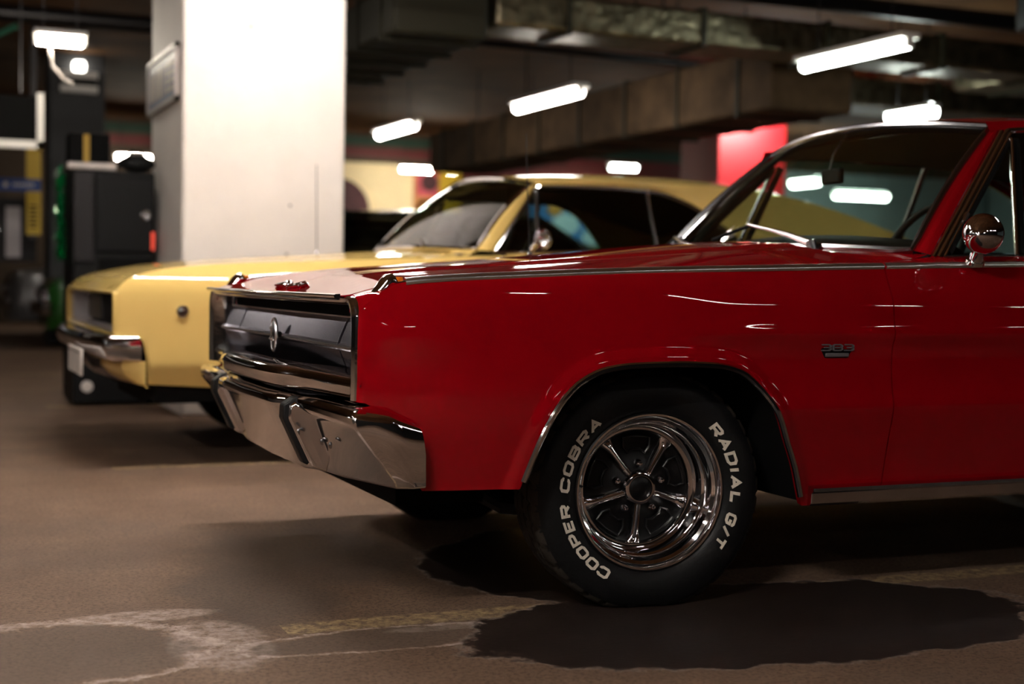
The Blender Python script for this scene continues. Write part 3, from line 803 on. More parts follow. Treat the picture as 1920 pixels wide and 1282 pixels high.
rf = MB().grid(yroof, frange(0,1,60), [-1,-.97,-.93,-.86,-.75,-.6,-.4,-.2,0,.2,.4,.6,.75,.86,.93,.97,1])
for s in (-1,1):
    def fr(x, k):
        e = yroof((x-1.06)/3.09, s); zb = y_rail(x) if x < 2.34 else y_top(min(x,4.2))+.016
        yb = s*-ysg(x, zb)[1] if x < 2.34 else s*lerp(.872,.80,sstep(x,2.34,3.8))
        p = Vector(e).lerp(Vector((x, yb, min(zb, e[2]-.003))), k); return (x, p.y+s*.012*math.sin(PI*k), p.z)
    rf.grid(fr, frange(1.14,3.7,60), [0,.25,.5,.75,1], flip=(s<0))
    def pil(t, k):
        a = Vector(yw(s, t)); z = lerp(ypb[1], ypt[1], t); x = lerp(ypb[0], ypt[0], t); w = ysg(x, z); b = Vector((x, -s*w[1], z))
        p = a.lerp(b, k); o = .012*math.sin(PI*k); return (p.x-o*.5, p.y+s*o, p.z)
    rf.grid(pil, frange(0,1,12), [0,.2,.4,.6,.8,1], flip=(s>0))
rf.build('roof', 'yellow_paint', yel, sharp=50)
MB().grid(lambda x, y: (x, y, 1.355+.03*(1-(y/.6)**2)-.28*max(0,(x-1.95))), frange(1.16,2.6,10), frange(-.66,.66,8)).build('headliner', 'interior', yel)
for s in (-1,1):
    def S(p): return (p[0], p[1]*(-s), p[2])
    MB().grid(lambda x, k: S(ysg(lerp(x, max(x, 1.0), k) if x < 1.0 else x, lerp(y_top(x)+.012, y_rail(max(x,1.12)), k))), frange(.86,2.33,36), [0,.25,.5,.75,1]).build('side_window', 'dark_glass', yel)
    MB().tube([S(Vector(ysg(lerp(ypb[0],ypt[0],t)+.015, lerp(ypb[1],ypt[1],t)))+Vector((0,-.004,0))) for t in frange(0,1,8)]+[S(Vector(ysg(x, y_rail(x)))+Vector((0,-.004,0))) for x in frange(1.2,2.33,24)], .012, 8).build('window_trim', 'chrome', yel)
    MB().tube([S(Vector(ysg(1.085,1.03))+Vector((0,-.006,0))), S(Vector(ysg(1.155,1.352))+Vector((0,-.006,0)))], .016, 8, flat=.7).build('vent_window_post', 'dull_chrome', yel)
    MB().tube([S(Vector(ysg(1.775,1.05))+Vector((0,-.006,0))), S(Vector(ysg(1.80,1.365))+Vector((0,-.006,0)))], .012, 8, flat=.7).build('quarter_window_post', 'dull_chrome', yel)
    MB().tube([S(Vector(ysg(x, y_top(x)+.018))+Vector((0,-.004,0))) for x in frange(.84,2.33,20)], .007, 8).build('belt_moulding', 'chrome', yel)
    ring = [(.40*math.sin(a), .33+.40*.88*math.cos(a)) for a in frange(-1.57,1.57,30)]
    for cx in (0, 2.972):
        wh = MB().grid(lambda i, k: S((cx+ring[i][0], lerp(y_y(cx+ring[i][0], ring[i][1])+.012, -.5, k), ring[i][1]+.01*k)), range(len(ring)), [0,1])
        wh.add([S((cx+x, -.5, z)) for x, z in ring], [tuple(range(len(ring)))]); wh.build('wheel_house', 'matte_black', yel)
    # front marker lamp
    mk = sub('side_marker', yel, (-.695, s*.970, .715))
    Mm = Matrix.Rotation(0 if s < 0 else PI, 4, 'Z')
    MB().lathe([(.026,-.01),(.028,.002),(.024,.006),(.021,.004)], 28, Mm).build('marker_bezel', 'chrome', mk)
    MB().lathe([(.021,.003),(.014,.007),(0,.009)], 28, Mm).build('marker_lens', 'lens_dark', mk)
# nose: body-colour frame, hidden headlamp doors, dark grille
zt, zb_, yo = .788, .614, .953
loop = []
nose = MB()
def ring_at(x, inset, col=None):
    r = .03; pts = []
    for cy, cz, a0 in ((yo-r-inset, zt-r-inset, 0), (yo-r-inset, zb_+r+inset, 90), (-(yo-r-inset), zb_+r+inset, 180), (-(yo-r-inset), zt-r-inset, 270)):
        for a in frange(a0, a0+90, 4): pts.append((x, cy+r*math.sin(math.radians(a)), cz+r*math.cos(math.radians(a))))
    return pts
def ring_out(x, ex):
    r = .02; pts = []
    Z1 = .802
    for cy, cz, a0 in ((.955+ex-r, Z1-r, 0), (.955+ex-r, .605+r, 90), (-(.955+ex-r), .605+r, 180), (-(.955+ex-r), Z1-r, 270)):
        for a in frange(a0, a0+90, 4): pts.append((x, cy+r*math.sin(math.radians(a)), cz+r*math.cos(math.radians(a))))
    return pts
nose.loft([ring_out(-.975,.003), ring_out(-.991,.001), ring_at(-.997,-.010), ring_at(-.992,0), ring_at(-.965,.004)], closed=True)
nose.build('nose_surround', 'yellow_paint', yel, sharp=50)
MB().loft([ring_at(-.975,.003), ring_at(-.872,.006)], closed=True).build('grille_recess', 'grey_panel', yel)
for s in (-1,1):
    MB().box((-.884, min(s*.36,s*.915), .632),(-.868, max(s*.36,s*.915), .768)).build('headlamp_door', 'dark_metal', yel, bevel=.008)
gr = MB().grid(lambda y, z: (-.872 - (.006 if int(round((y+.36)*100)) % 2 else 0), y, z), frange(-.36,.36,72), [.622,.69,.765]); gr.build('grille', 'dark_metal', yel, smooth=False)
MB().box((-.866,-.92,.60),(-.84,.92,.79)).build('grille_backing', 'matte_black', yel)
# chrome bumper with blunt ends
def ybl(e, c, a, m): return sym([e, c, a, m])
ylv = [ybl((-.90,-.955,.606),(-.985,-.95,.606),(-1.03,-.60,.606),(-1.04,0,.606)),
       ybl((-.885,-.980,.600),(-1.02,-.972,.602),(-1.075,-.60,.602),(-1.085,0,.602)),
       ybl((-.878,-.984,.575),(-1.035,-.978,.580),(-1.092,-.60,.582),(-1.102,0,.582)),
       ybl((-.876,-.984,.540),(-1.036,-.980,.545),(-1.092,-.60,.552),(-1.102,0,.552)),
       ybl((-.878,-.980,.495),(-1.026,-.972,.498),(-1.070,-.60,.512),(-1.08,0,.512)),
       ybl((-.885,-.960,.486),(-1.00,-.955,.488),(-1.03,-.60,.500),(-1.04,0,.500))]
MB().loft([lin_path(l, 4) for l in ylv]).build('bumper', 'chrome', yel, sharp=32, bevel=.006)
vl = [ [(x, y, z) for x, y, z in lin_path(sym([(-.855,-.955,z0),(-.955+dx,-.93,z0),(-1.0+dx,-.6,z0),(-1.0+dx,0,z0)]), 4)] for z0, dx in ((.490,0),(.455,.0),(.42,.03),(.385,.075),(.372,.12)) ]
MB().loft(vl).build('front_valance', 'yellow_paint', yel, sharp=50)
lw = [lin_path(sym([(-.90+d,-.72,z),(-1.03+d,-.50,z+.03),(-1.055+d,-.25,z+.06),(-1.055+d,0,z+.06)]), 4) for z, d in ((.455,0),(.43,-.006),(.385,.01),(.37,.05))]
MB().loft(lw).build('lower_bumper_bar', 'dull_chrome', yel, sharp=50)
pl = sub('licence_plate', yel, (-1.105,-.50,.475))
MB().box((-.008,-.26,-.062),(.004,.26,.062)).build('plate', 'white_plate', pl, bevel=.006)
MB().box((-.011,-.235,.040),(-.007,.235,.044)).build('plate_frame', 'dark_metal', pl)
for s in (-1,1):
    wheel_plain(yel, (0,s*.76,.318), 0 if s < 0 else PI, .335); wheel_plain(yel, (2.972,s*.76,.318), 0 if s < 0 else PI, .335)
MB().box((-.78,-.50,.26),(4.0,.50,.38)).box((.50,-.86,.28),(2.50,.86,.38)).box((-.80,-.88,.30),(-.44,.88,.40)).build('floor_pan', 'matte_black', yel)  # front slab added to keep light from leaking under the nose
MB().box((-.80,-.48,.36),(.60,.48,.80)).build('engine_bay', 'matte_black', yel)
tow = MB().tube([(-.70,-.62,.30),(-.70,-.62,.345)], .022, 10); tow.build('chassis_bolt', 'dull_chrome', yel)
MB().loft([[(.68,y,1.0),(.80,y,1.045-.02*(y/.8)**2),(.95,y,1.04-.02*(y/.8)**2),(1.02,y,.97),(1.0,y,.7)] for y in frange(-.8,.8,8)]).build('dashboard', 'interior', yel)
for y in (-.38,.38):
    t_ = sub('front_seat', yel, (1.52,y,0))
    MB().box((-.10,-.26,.40),(.42,.26,.60)).build('seat_cushion', 'interior', t_, bevel=.05, seg=3)
    MB().box((.36,-.25,.54),(.52,.25,1.00)).build('seat_back', 'interior', t_, bevel=.05, seg=3)
sw = sub('steering_wheel', yel, (1.05,-.38,1.06))
rg = [tuple(Ms @ Vector((.18*math.cos(a), .18*math.sin(a), 0))) for a in frange(0,2*PI-2*PI/32,31)]
MB().tube(rg, .012, 8, closed=True).build('steering_rim', 'interior', sw)
mr = sub('side_mirror', yel, (1.03,-.985,0))
MB().tube([(-.01,.06,1.0),(-.01,.05,1.03),(0,.0,1.065)], [.02,.014,.018], 10).build('mirror_arm', 'chrome', mr)
MB().lathe([(.052,.0),(.053,-.01),(.044,-.032),(.02,-.046),(0,-.05)], 24).moved(Matrix.Translation((.02,-.01,1.082)) @ Matrix.Rotation(math.radians(-70),4,'Z')).build('mirror_shell', 'chrome', mr)
for y, yy in ((-.40,-.12),(.25,.5)):
    wp = sub('wiper', yel)
    a = Vector((.645,y,1.045)); b = Vector((.735,yy,1.10))
    MB().tube([tuple(a), tuple(a.lerp(b,.5)+Vector((-.012,0,.012))), tuple(b)], [.012,.008,.005], 8).build('wiper_arm', 'dull_chrome', wp)
    MB().tube([tuple(b+Vector((-.03,-.18,-.03))), tuple(b), tuple(b+Vector((.02,.18,-.02)))], .007, 8).build('wiper_blade', 'matte_black', wp)
an = sub('aerial', yel, (.365,.66,0))
MB().tube([(0,0,.96),(0,0,1.03)], [.014,.008], 8).build('aerial_base', 'chrome', an)
MB().tube([(0,0,1.03),(-.006,0,1.53)], [.003,.002], 6).build('aerial_rod', 'dark_metal', an)

# ================================================================== cars further back
def plain_car(root, paint, Lf, Lr, hw, zroof, zhood, glass='dark_glass', hatch=False, nose='grey_panel'):
    """a saloon pointing to -x with its front bumper at x = 0 of the root"""
    L = Lr
    top = pchip([(0,zhood-.16),(.05,zhood-.06),(.25,zhood-.01),(Lf,zhood+.06),(L*.75,zhood+.08),(L-.1,zhood+.02),(L,zhood-.08)])
    wd = pchip([(0,hw-.12),(.12,hw-.03),(.5,hw),(L-.5,hw),(L,hw-.08)])
    wx = (.85, L-.95)
    def low(x):
        for c in wx:
            if abs(x-c) < .37: return .32+math.sqrt(.37**2-(x-c)**2)*.95
        return .24
    def ins(z): return .05*max(0,(.45-z)/.2)**1.5 + .05*max(0,(z-(zhood-.14))/.2)**2
    b = MB(); xs = sorted(set(frange(0,.3,10)+frange(.3,L,120)))
    for s in (-1,1):
        b.grid(lambda x, t: (x, s*(wd(x)-ins(lerp(low(x),top(x),t))), lerp(low(x),top(x),t)), xs, frange(0,1,14), flip=(s>0))
    b.grid(lambda x, u: (x, u*(wd(x)-ins(top(x))), top(x)+.03*(1-u*u)), xs, frange(-1,1,12))
    for x, fl in ((0,False),(L,True)): b.grid(lambda u, t: (x, u*(wd(x)-ins(lerp(low(x),top(x),t))), lerp(low(x),top(x),t)), frange(-1,1,8), frange(0,1,8), flip=not fl)
    b.build('body', paint, root, sharp=45)
    zb = zhood+.05; x0, x1 = Lf, Lf+.62; x3, x2 = (L-.10, L-.45) if hatch else (L-.75, L-1.35)
    g = MB()
    P = lambda x, y, z: (x, y, z)
    wb, wt = hw-.08, hw-.26
    ringb = [(x0,-wb,zb),(x3,-wb,zb+.03),(x3,wb,zb+.03),(x0,wb,zb)]
    ringt = [(x1,-wt,zroof-.05),(x2,-wt,zroof-.05),(x2,wt,zroof-.05),(x1,wt,zroof-.05)]
    g.loft([ringb, ringt], closed=True).build('window_glass', glass, root, smooth=False)
    MB().grid(lambda t, u: (lerp(x1-.02, x2+.02, t), u*(wt+.015), zroof-.05+.055*math.sin(PI*(t*.8+.1))*(1-u*u*.7)), frange(0,1,12), frange(-1,1,10)).build('roof', paint, root)
    for a, c in zip(ringb, ringt): 
        MB().tube([a, c], .035, 8).build('roof_pillar', paint, root)
    for s in (-1,1):
        MB().tube([(lerp(x0,x3,.48), s*(wb), zb), (lerp(x1,x2,.46), s*(wt), zroof-.05)], .03, 8).build('roof_pillar', paint, root)
        for c in wx: wheel_plain(root, (c, s*(hw-.115), .315), 0 if s < 0 else PI, .32)
        hl = sub('headlamp', root, (-.005, s*(hw-.30), zhood-.25))
        MB().lathe([(.095,-.03),(.098,.02),(.088,.03),(.08,.015)], 24, Matrix.Rotation(-PI/2,4,'Z')).build('headlamp_rim', 'chrome', hl)
        MB().lathe([(.08,.012),(.05,.028),(0,.034)], 24, Matrix.Rotation(-PI/2,4,'Z')).build('headlamp_lens', 'headlamp', hl)
    lv = [lin_path(sym([(.02+d,-hw+.03,z),(-.06+d,-hw+.10,z),(-.11+d,-.3,z),(-.11+d,0,z)]), 4) for z, d in ((.56,.05),(.55,0),(.48,-.012),(.41,0),(.40,.05))]
    MB().loft(lv).build('bumper', 'chrome', root, sharp=40)
    MB().box((-.012,-.5,zhood-.34),(.02,.5,zhood-.17)).build('grille', nose, root, bevel=.01)
    MB().box((.15,-hw+.12,.22),(L-.15,hw-.12,.5)).build('floor_pan', 'matte_black', root)
    MB().box((Lf+.6,-hw+.2,.5),(L-1.0,hw-.2,.86)).build('front_seat', 'interior', root, bevel=.06)
g_ = thing('saloon', 'dark green car with round chrome-rimmed headlamp, left of the yellow nose', 'car', (-.33,13.45,0))
plain_car(g_, 'green_paint', 1.35, 4.4, .85, 1.40, .84)
s_ = thing('saloon', 'grey car with big chrome front, furthest left behind the green car', 'car', (-.52,16.9,0))
plain_car(s_, 'grey_paint', 1.45, 4.7, .90, 1.42, .92, nose='dull_chrome')
k_ = thing('hatchback', 'black car whose dark roof shows between white pillar and yellow windshield', 'car', (5.15,7.75,0), PI)
plain_car(k_, 'black_paint', 1.3, 4.1, .86, 1.475, .98, glass='privacy_glass', hatch=True)
# ================================================================== the garage
CEIL = 3.62
X0, X1, Y0, Y1 = -13.0, 21.0, -13.0, 21.6
def floor_mat():
    m, nt, p = nmat('floor_concrete'); N = nt.nodes; Lk = nt.links
    tc = N.new('ShaderNodeTexCoord'); P = tc.outputs['Object']
    def noise(scale, det=6, rough=.6, vec=None, dist=0):
        n = N.new('ShaderNodeTexNoise'); n.inputs['Scale'].default_value = scale; n.inputs['Detail'].default_value = det; n.inputs['Roughness'].default_value = rough; n.inputs['Distortion'].default_value = dist
        Lk.new(vec or P, n.inputs['Vector']); return n
    def math_(op, a, b=None, clamp=False):
        n = N.new('ShaderNodeMath'); n.operation = op; n.use_clamp = clamp
        for i, v in enumerate((a, b)):
            if v is None: continue
            if isinstance(v, (int, float)): n.inputs[i].default_value = v
            else: Lk.new(v, n.inputs[i])
        return n.outputs[0]
    def mixc(f, a, b):
        n = N.new('ShaderNodeMix'); n.data_type = 'RGBA'; Lk.new(f, n.inputs[0]) if not isinstance(f, (int, float)) else None
        for s, v in ((6, a), (7, b)):
            if isinstance(v, tuple): n.inputs[s].default_value = (*v, 1)
            else: Lk.new(v, n.inputs[s])
        return n.outputs[2]
    def ramp(f, stops):
        r = N.new('ShaderNodeValToRGB'); e = r.color_ramp.elements
        e[0].position, e[0].color = stops[0][0], (*[stops[0][1]]*3, 1); e[1].position, e[1].color = stops[1][0], (*[stops[1][1]]*3, 1)
        for q in stops[2:]:
            k = e.new(q[0]); k.color = (*[q[1]]*3, 1)
        Lk.new(f, r.inputs['Fac']); return r.outputs['Color']
    sep = N.new('ShaderNodeSeparateXYZ'); Lk.new(P, sep.inputs[0]); X, Y = sep.outputs[0], sep.outputs[1]
    wob = noise(5.0, 8, .68); w1 = math_('MULTIPLY', math_('SUBTRACT', wob.outputs['Fac'], .5), 1.0)
    wob2 = noise(16.0, 8, .7); w2 = math_('MULTIPLY', math_('SUBTRACT', wob2.outputs['Fac'], .5), .35)
    W = math_('ADD', w1, w2)
    def ell(cx, cy, rx, ry):     # 1 in the middle, 0 at the rim, negative outside
        dx = math_('DIVIDE', math_('SUBTRACT', X, cx), rx); dy = math_('DIVIDE', math_('SUBTRACT', Y, cy), ry)
        return math_('SUBTRACT', 1.0, math_('SQRT', math_('ADD', math_('MULTIPLY', dx, dx), math_('MULTIPLY', dy, dy))))
    def union(*a):
        o = a[0]
        for b in a[1:]: o = math_('MAXIMUM', o, b)
        return o
    wetf = union(ell(.22,-1.06,.86,.44), ell(-.02,-.98,.56,.27), ell(.52,-1.12,.46,.38), ell(.02,-.25,.46,.52), ell(.25,.05,.45,.4))
    wetf = math_('ADD', wetf, math_('MULTIPLY', W, .42))
    wet = ramp(wetf, [(.035,0),(.075,1)])
    rim = ramp(wetf, [(-.0,0),(.02,.0),(.045,.55),(.075,0)])
    base = ramp(noise(2.2,7,.62).outputs['Fac'], [(.30,0),(.70,1)])
    col = mixc(base, (.145,.086,.056), (.235,.146,.098))
    col = mixc(ramp(noise(38,5,.7).outputs['Fac'], [(.45,0),(.75,.5)]), col, (.10,.066,.047))
    col = mixc(ramp(noise(85,4,.75).outputs['Fac'], [(.48,0),(.62,.8)]), col, (.055,.034,.024))
    col = mixc(ramp(noise(7,4,.8,dist=1.5).outputs['Fac'], [(.62,0),(.72,.35)]), col, (.06,.042,.032))
    col = mixc(ramp(noise(1.1,5,.6,dist=.6).outputs['Fac'], [(.52,0),(.72,.55)]), col, (.085,.062,.050))
    # damp grey patches, old and nearly dry
    dmp = math_('ADD', union(ell(-.68,.15,.42,.55), ell(-.95,-.3,.25,.5)), math_('MULTIPLY', W, .9)); col = mixc(ramp(dmp, [(.0,0),(.35,.55)]), col, (.075,.056,.047))
    # pale chalky tide marks around the drying puddles
    tide = union(ell(-1.52,-.80,.36,.31), ell(-.77,-.92,.38,.115))
    tf = math_('ADD', tide, math_('MULTIPLY', W, .85))
    tm = ramp(tf, [(-.16,0),(-.04,.85),(.06,.8),(.13,0)])
    broken = ramp(noise(26,6,.75).outputs['Fac'], [(.36,0),(.60,1)])
    col = mixc(math_('MULTIPLY', tm, broken), col, (.56,.44,.39))
    chalk2 = math_('ADD', union(ell(-1.16,-.84,.13,.26), ell(-1.30,-.50,.22,.07), ell(-.60,-.86,.16,.035)), math_('MULTIPLY', W, .75))
    col = mixc(math_('MULTIPLY', ramp(chalk2, [(.0,0),(.22,.62)]), broken), col, (.56,.44,.39))
    damp2 = ramp(tf, [(.13,0),(.2,.5)]); col = mixc(damp2, col, (.10,.072,.056))
    # worn yellow bay lines along x
    def line(yc, half, xa, xb):
        d = math_('SUBTRACT', half, math_('ABSOLUTE', math_('SUBTRACT', math_('ADD', Y, math_('MULTIPLY', W, .05)), yc)))
        a = ramp(d, [(0.0,0),(.015,1)])
        b = math_('MULTIPLY', math_('GREATER_THAN', X, xa), math_('LESS_THAN', X, xb)); return math_('MULTIPLY', a, b)
    worn = ramp(noise(30,6,.75).outputs['Fac'], [(.42,0),(.66,1)])
    for yc in (-.755, 2.41, 5.57, 8.73, 11.9, 15.0, -3.9):
        col = mixc(math_('MULTIPLY', math_('MULTIPLY', line(yc,.06,-.98,4.6), worn), .95), col, (.50,.36,.18))
    rimm = math_('MULTIPLY', rim, broken); col = mixc(rimm, col, (.42,.34,.31))
    wcol = mixc(ramp(noise(6,6,.7).outputs['Fac'], [(.5,0),(.8,.5)]), (.018,.011,.009), (.050,.033,.026))
    sh = N.new('ShaderNodeMix'); sh.data_type = 'RGBA'; Lk.new(wet, sh.inputs[0]); Lk.new(col, sh.inputs[6]); Lk.new(wcol, sh.inputs[7]); col = sh.outputs[2]
    Lk.new(col, p.inputs['Base Color'])
    Lk.new(ramp(wet, [(0,.78),(1,.52)]), p.inputs['Roughness']); p.inputs['Specular IOR Level'].default_value = .22
    bmp = N.new('ShaderNodeBump'); bmp.inputs['Strength'].default_value = .35; bmp.inputs['Distance'].default_value = .01
    Lk.new(noise(60,6,.75).outputs['Fac'], bmp.inputs['Height']); Lk.new(bmp.outputs['Normal'], p.inputs['Normal'])
floor_mat()
pmat('white_column', (.80,.745,.70), .7, var=.05, vscale=3, bump=.15, bscale=14)
pmat('dark_column', (.040,.040,.042), .6)
pmat('red_column', (.42,.012,.018), .5)
pmat('ceiling_brown', (.105,.052,.022), .8, spec=.08, var=.35, vscale=1.4, bump=.2, bscale=8)
pmat('duct_fabric', (.075,.046,.025), .75, spec=.1, var=.35, vscale=4, bump=.6, bscale=9)
pmat('foil', (.20,.17,.11), .40, metal=1, bump=1.0, bscale=14, var=.5, vscale=9, stretch=(1,1.6,1))
pmat('sheet_steel', (.07,.068,.068), .4, metal=.9, bump=.15, bscale=5)
pmat('dark_duct', (.020,.018,.010), .6, metal=0, spec=.2, bump=.2, bscale=6)
pmat('wall_cream', (.055,.035,.021), .8, var=.12, vscale=.8)
pmat('wall_grey', (.42,.53,.58), .8, var=.2, vscale=.5)
pmat('wall_side', (.20,.17,.15), .85)
pmat('wall_dark', (.012,.010,.009), .85)
pmat('band_green', (.004,.034,.018), .6); pmat('band_red', (.10,.006,.006), .6)
pmat('cable_white', (.6,.55,.52), .5); pmat('pipe_green', (.02,.10,.06), .5)
pmat('lamp_white', (.88,.85,.80), .4)
pmat('sign_blue', (.03,.05,.13), .5); pmat('sign_frame', (.32,.28,.26), .5); pmat('sign_letter', (.40,.34,.28), .6)
pmat('banner_blue', (.012,.05,.22), .6); pmat('post_yellow', (.62,.40,.02), .5)
pmat('tinsel', (.0,.22,.06), .18, metal=.7)
pmat('cabinet_black', (.006,.0058,.006), .5, spec=.12); pmat('cabinet_grey', (.018,.016,.017), .5, spec=.15)
pmat('red_lens', (.7,.05,.03), .3, emit=(1,.10,.05), estr=.12)
pmat('art_cream', (.80,.66,.40), .8, var=.12, vscale=1.2); pmat('art_maroon', (.07,.025,.03), .8, var=.3, vscale=3); pmat('art_pink', (.55,.09,.12), .8, var=.4, vscale=4)
pmat('art_orange', (.55,.22,.08), .8); pmat('art_blue', (.02,.17,.48), .8, var=.3, vscale=2.2); pmat('art_sky', (.30,.55,.70), .8, var=.3, vscale=3); pmat('art_ochre', (.45,.28,.05), .8); pmat('art_green', (.012,.09,.02), .8)
def lampmat(name, col, st):
    m = bpy.data.materials.new(name); m.use_nodes = True; M_[name] = m; nt = m.node_tree
    nt.nodes.remove(nt.nodes['Principled BSDF']); e = nt.nodes.new('ShaderNodeEmission'); e.inputs[0].default_value = (*col, 1); e.inputs[1].default_value = st
    nt.links.new(e.outputs[0], nt.nodes['Material Output'].inputs['Surface'])
lampmat('tube_glow', (1,.93,.84), 10)
lampmat('tube_aisle', (1,.93,.84), 24)
lampmat('tube_strong', (1,.93,.86), 76)
lampmat('tube_pillar', (1,.915,.87), 27)
lampmat('tube_dim', (1,.93,.86), 13)
lampmat('tube_fill', (1,.93,.86), 115)
lampmat('tube_far', (1,.90,.74), 40)
lampmat('added_glow', (1,.95,.85), 3)
lampmat('tube_cool', (.88,1,.92), 12)

def boxobj(name, lo, hi, mat, parent=None, bevel=0): return MB().box(lo, hi).build(name, mat, parent, smooth=False, bevel=bevel)
fl = MB().grid(lambda x, y: (x, y, 0), frange(X0,X1,8), frange(Y0,Y1,8)).build('floor', 'floor_concrete'); struct(fl)
struct(boxobj('ceiling', (X0,Y0,CEIL), (X1,Y1,CEIL+.2), 'ceiling_brown'))
struct(boxobj('wall_back', (X0,Y1,0), (X1,Y1+.2,CEIL), 'wall_cream'))
struct(boxobj('wall_left', (X0-.2,Y0,0), (X0,Y1,CEIL), 'wall_side'))
struct(boxobj('wall_right', (X1,Y0,0), (X1+.2,Y1,CEIL), 'wall_grey'))
struct(boxobj('wall_front', (X0,Y0-.2,0), (X1,Y0,CEIL), 'wall_dark'))
struct(boxobj('trim_1', (X0,Y1-.03,3.385), (X1,Y1-.001,3.53), 'band_green'))
struct(boxobj('trim_2', (X0,Y1-.03,3.16), (X1,Y1-.001,3.33), 'band_red'))

wp_ = thing('pillar', 'broad white concrete pillar with brightly lit face behind the yellow hood', 'pillar', (.253,5.28,0)); struct(wp_)
o = MB().box((-.518,-.58,0),(.518,.62,CEIL)).build('shaft', 'white_column', wp_, bevel=.02)
for x, z, r in ((.0-.10,2.435,.010),(.16,1.33,.008),(.14,1.02,.009)):
    MB().lathe([(r,-.01),(r,.002),(0,.003)], 10, Matrix.Translation((x,-.58,z))).build('anchor_hole', 'dark_metal', wp_)
dp_ = thing('pillar', 'dark grey clad pillar under the left ceiling lamp', 'pillar', (.15,14.65,0)); struct(dp_)
boxobj('shaft', (-.33,-.33,0), (.33,.33,CEIL), 'dark_column', dp_, .01)
rp_ = thing('pillar', 'red painted pillar lit bright above the red windshield', 'pillar', (8.55,12.55,0)); struct(rp_)
boxobj('shaft', (-.52,-.5,0), (.52,.5,CEIL), 'red_column', rp_, .01)

# sign on the side of the white pillar
sg_ = thing('pillar_sign', 'blue framed sign with pale letters on the side of the white pillar', 'sign', (-.268,5.335,2.14))
boxobj('sign_panel', (-.02,-.53,-.165), (-.002,.53,.165), 'sign_blue', sg_)
for lo, hi in (((-.034,-.55,.150),(-.002,.55,.178)),((-.034,-.55,-.178),(-.002,.55,-.150)),((-.034,-.55,-.178),(-.002,-.525,.178)),((-.034,.525,-.178),(-.002,.55,.178))):
    boxobj('sign_frame', lo, hi, 'sign_frame', sg_)
lt = MB()
for y, w in ((.44,.05),(.36,.03),(.27,.05),(.17,.04),(.06,.09),(-.08,.03)): lt.box((-.024,y-w/2,-.10),(-.019,y+w/2,.085))
for k, z in enumerate((.07,.02,-.03,-.08)): lt.box((-.024,-.42,z-.014),(-.019,-.17,z+.014))
lt.build('sign_letters', 'sign_letter', sg_, smooth=False)

# ---- fluorescent fittings
def tube_light(label, x, y, z, L, axis, mat='tube_glow', r=.030, drop=None, group=None, hang=True):
    t = thing('tube_light', label, 'lamp', (x,y,z), PI/2 if axis == 'y' else 0, group)
    MB().box((-L/2-.02,-.085,.036),(L/2+.02,.085,.075)).build('lamp_housing', 'lamp_white', t, bevel=.006)
    for s in (-1,1): MB().box((s*L/2-.018,-.03,-.03),(s*L/2+.018,.03,.04)).build('lamp_socket', 'lamp_white', t, bevel=.004)
    MB().tube([(-L/2+.012,0,0),(L/2-.012,0,0)], r, 12).build('glow_tube', mat, t)
    if hang:
        for s in (-1,1): MB().tube([(s*L*.35,0,.08),(s*L*.35,0,CEIL-z)], .006, 6).build('hanger_rod', 'dark_metal', t)
    return t
G = 'tube lights'
tube_light('tube light hanging right of centre, above the yellow roof', 3.70, 8.02, 2.57, 1.42, 'y', group=G, r=.050)
tube_light('small far tube light hanging just right of the white pillar', 3.33, 11.36, 2.57, 1.25, 'y', group=G, r=.050)
tube_light('long tube light at upper right, nearest in the ceiling row', 4.58, 4.53, 2.57, 1.26, 'y', 'tube_cool', .040, group=G)
tube_light('lamp just above the red roof at right', 7.30, 7.25, 2.58, .62, 'y', 'tube_cool', .085, group=G)
tube_light('warm lamp at upper left above the dark pillar', -.71, 7.58, 2.70, .36, 'x', 'tube_far', .040, group=G)
tube_light('far wall lamp between black cabinet and white pillar', 1.66, 20.0, 2.81, .58, 'x', 'tube_far', .040, group=G)
tube_light('far wall lamp above the yellow windshield, left of a pair', 6.60, 20.0, 2.84, .60, 'x', 'tube_far', .045, group=G)
tube_light('far wall lamp above the yellow windshield, short right one of a pair', 7.27, 20.0, 2.845, .17, 'x', 'tube_far', .045, group=G)
tube_light('lamp seen through the red windshield, left of the inside mirror', 12.75, 16.9, 2.70, .75, 'y', 'tube_cool', .085, group=G)
tube_light('lamp seen through the red windshield, right of the inside mirror', 15.75, 19.3, 2.70, 1.25, 'x', 'tube_cool', .085, group=G)
tube_light('lamp peeping over the rear of the yellow roof', 9.2, 17.0, 2.80, .5, 'x', 'tube_cool', .05, group=G)
# lamps outside the picture: driving aisle, rows overhead, and some added for brightness
GA = 'tube lights over the driving aisle'
for x, y in ((-4.3,-5.0),(-4.3,-1.4),(-4.3,2.4),(-2.4,11.6)):  # last one is an added lamp that brightens the green car
    tube_light('tube light over the driving aisle, one of them added, out of the picture', x, y, 2.75, 1.45, 'y', 'tube_aisle' if y < 9 else 'tube_glow', .020, group=GA)
tube_light('tube light close in front of the white pillar, above the picture',   .28, 3.62, 2.78, 1.2, 'x', 'tube_pillar', .022, group=G)
tube_light('tube light over the red car, above the picture', 3.9, .1, 2.75, 1.45, 'y', 'tube_aisle', .018, group=G)
tube_light('added tube light over the gap between the red and the yellow car, above the picture', -.75, 1.5, 2.75, 1.3, 'x', 'tube_strong', .022, group=G)  # added to brighten the side of the yellow car
tube_light('small lamp over the front of the red pillar, hidden by the lagged duct', 8.45, 11.45, 3.05, .8, 'x', 'tube_strong', .03, group=G)
tube_light('added tube light in front of the blue mural, hidden behind the yellow roof', 10.6, 20.4, 2.50, 1.2, 'x', 'tube_far', .03, group=G)  # unseen lamp added to brighten the mural
GB = 'tube lights behind the photographer'
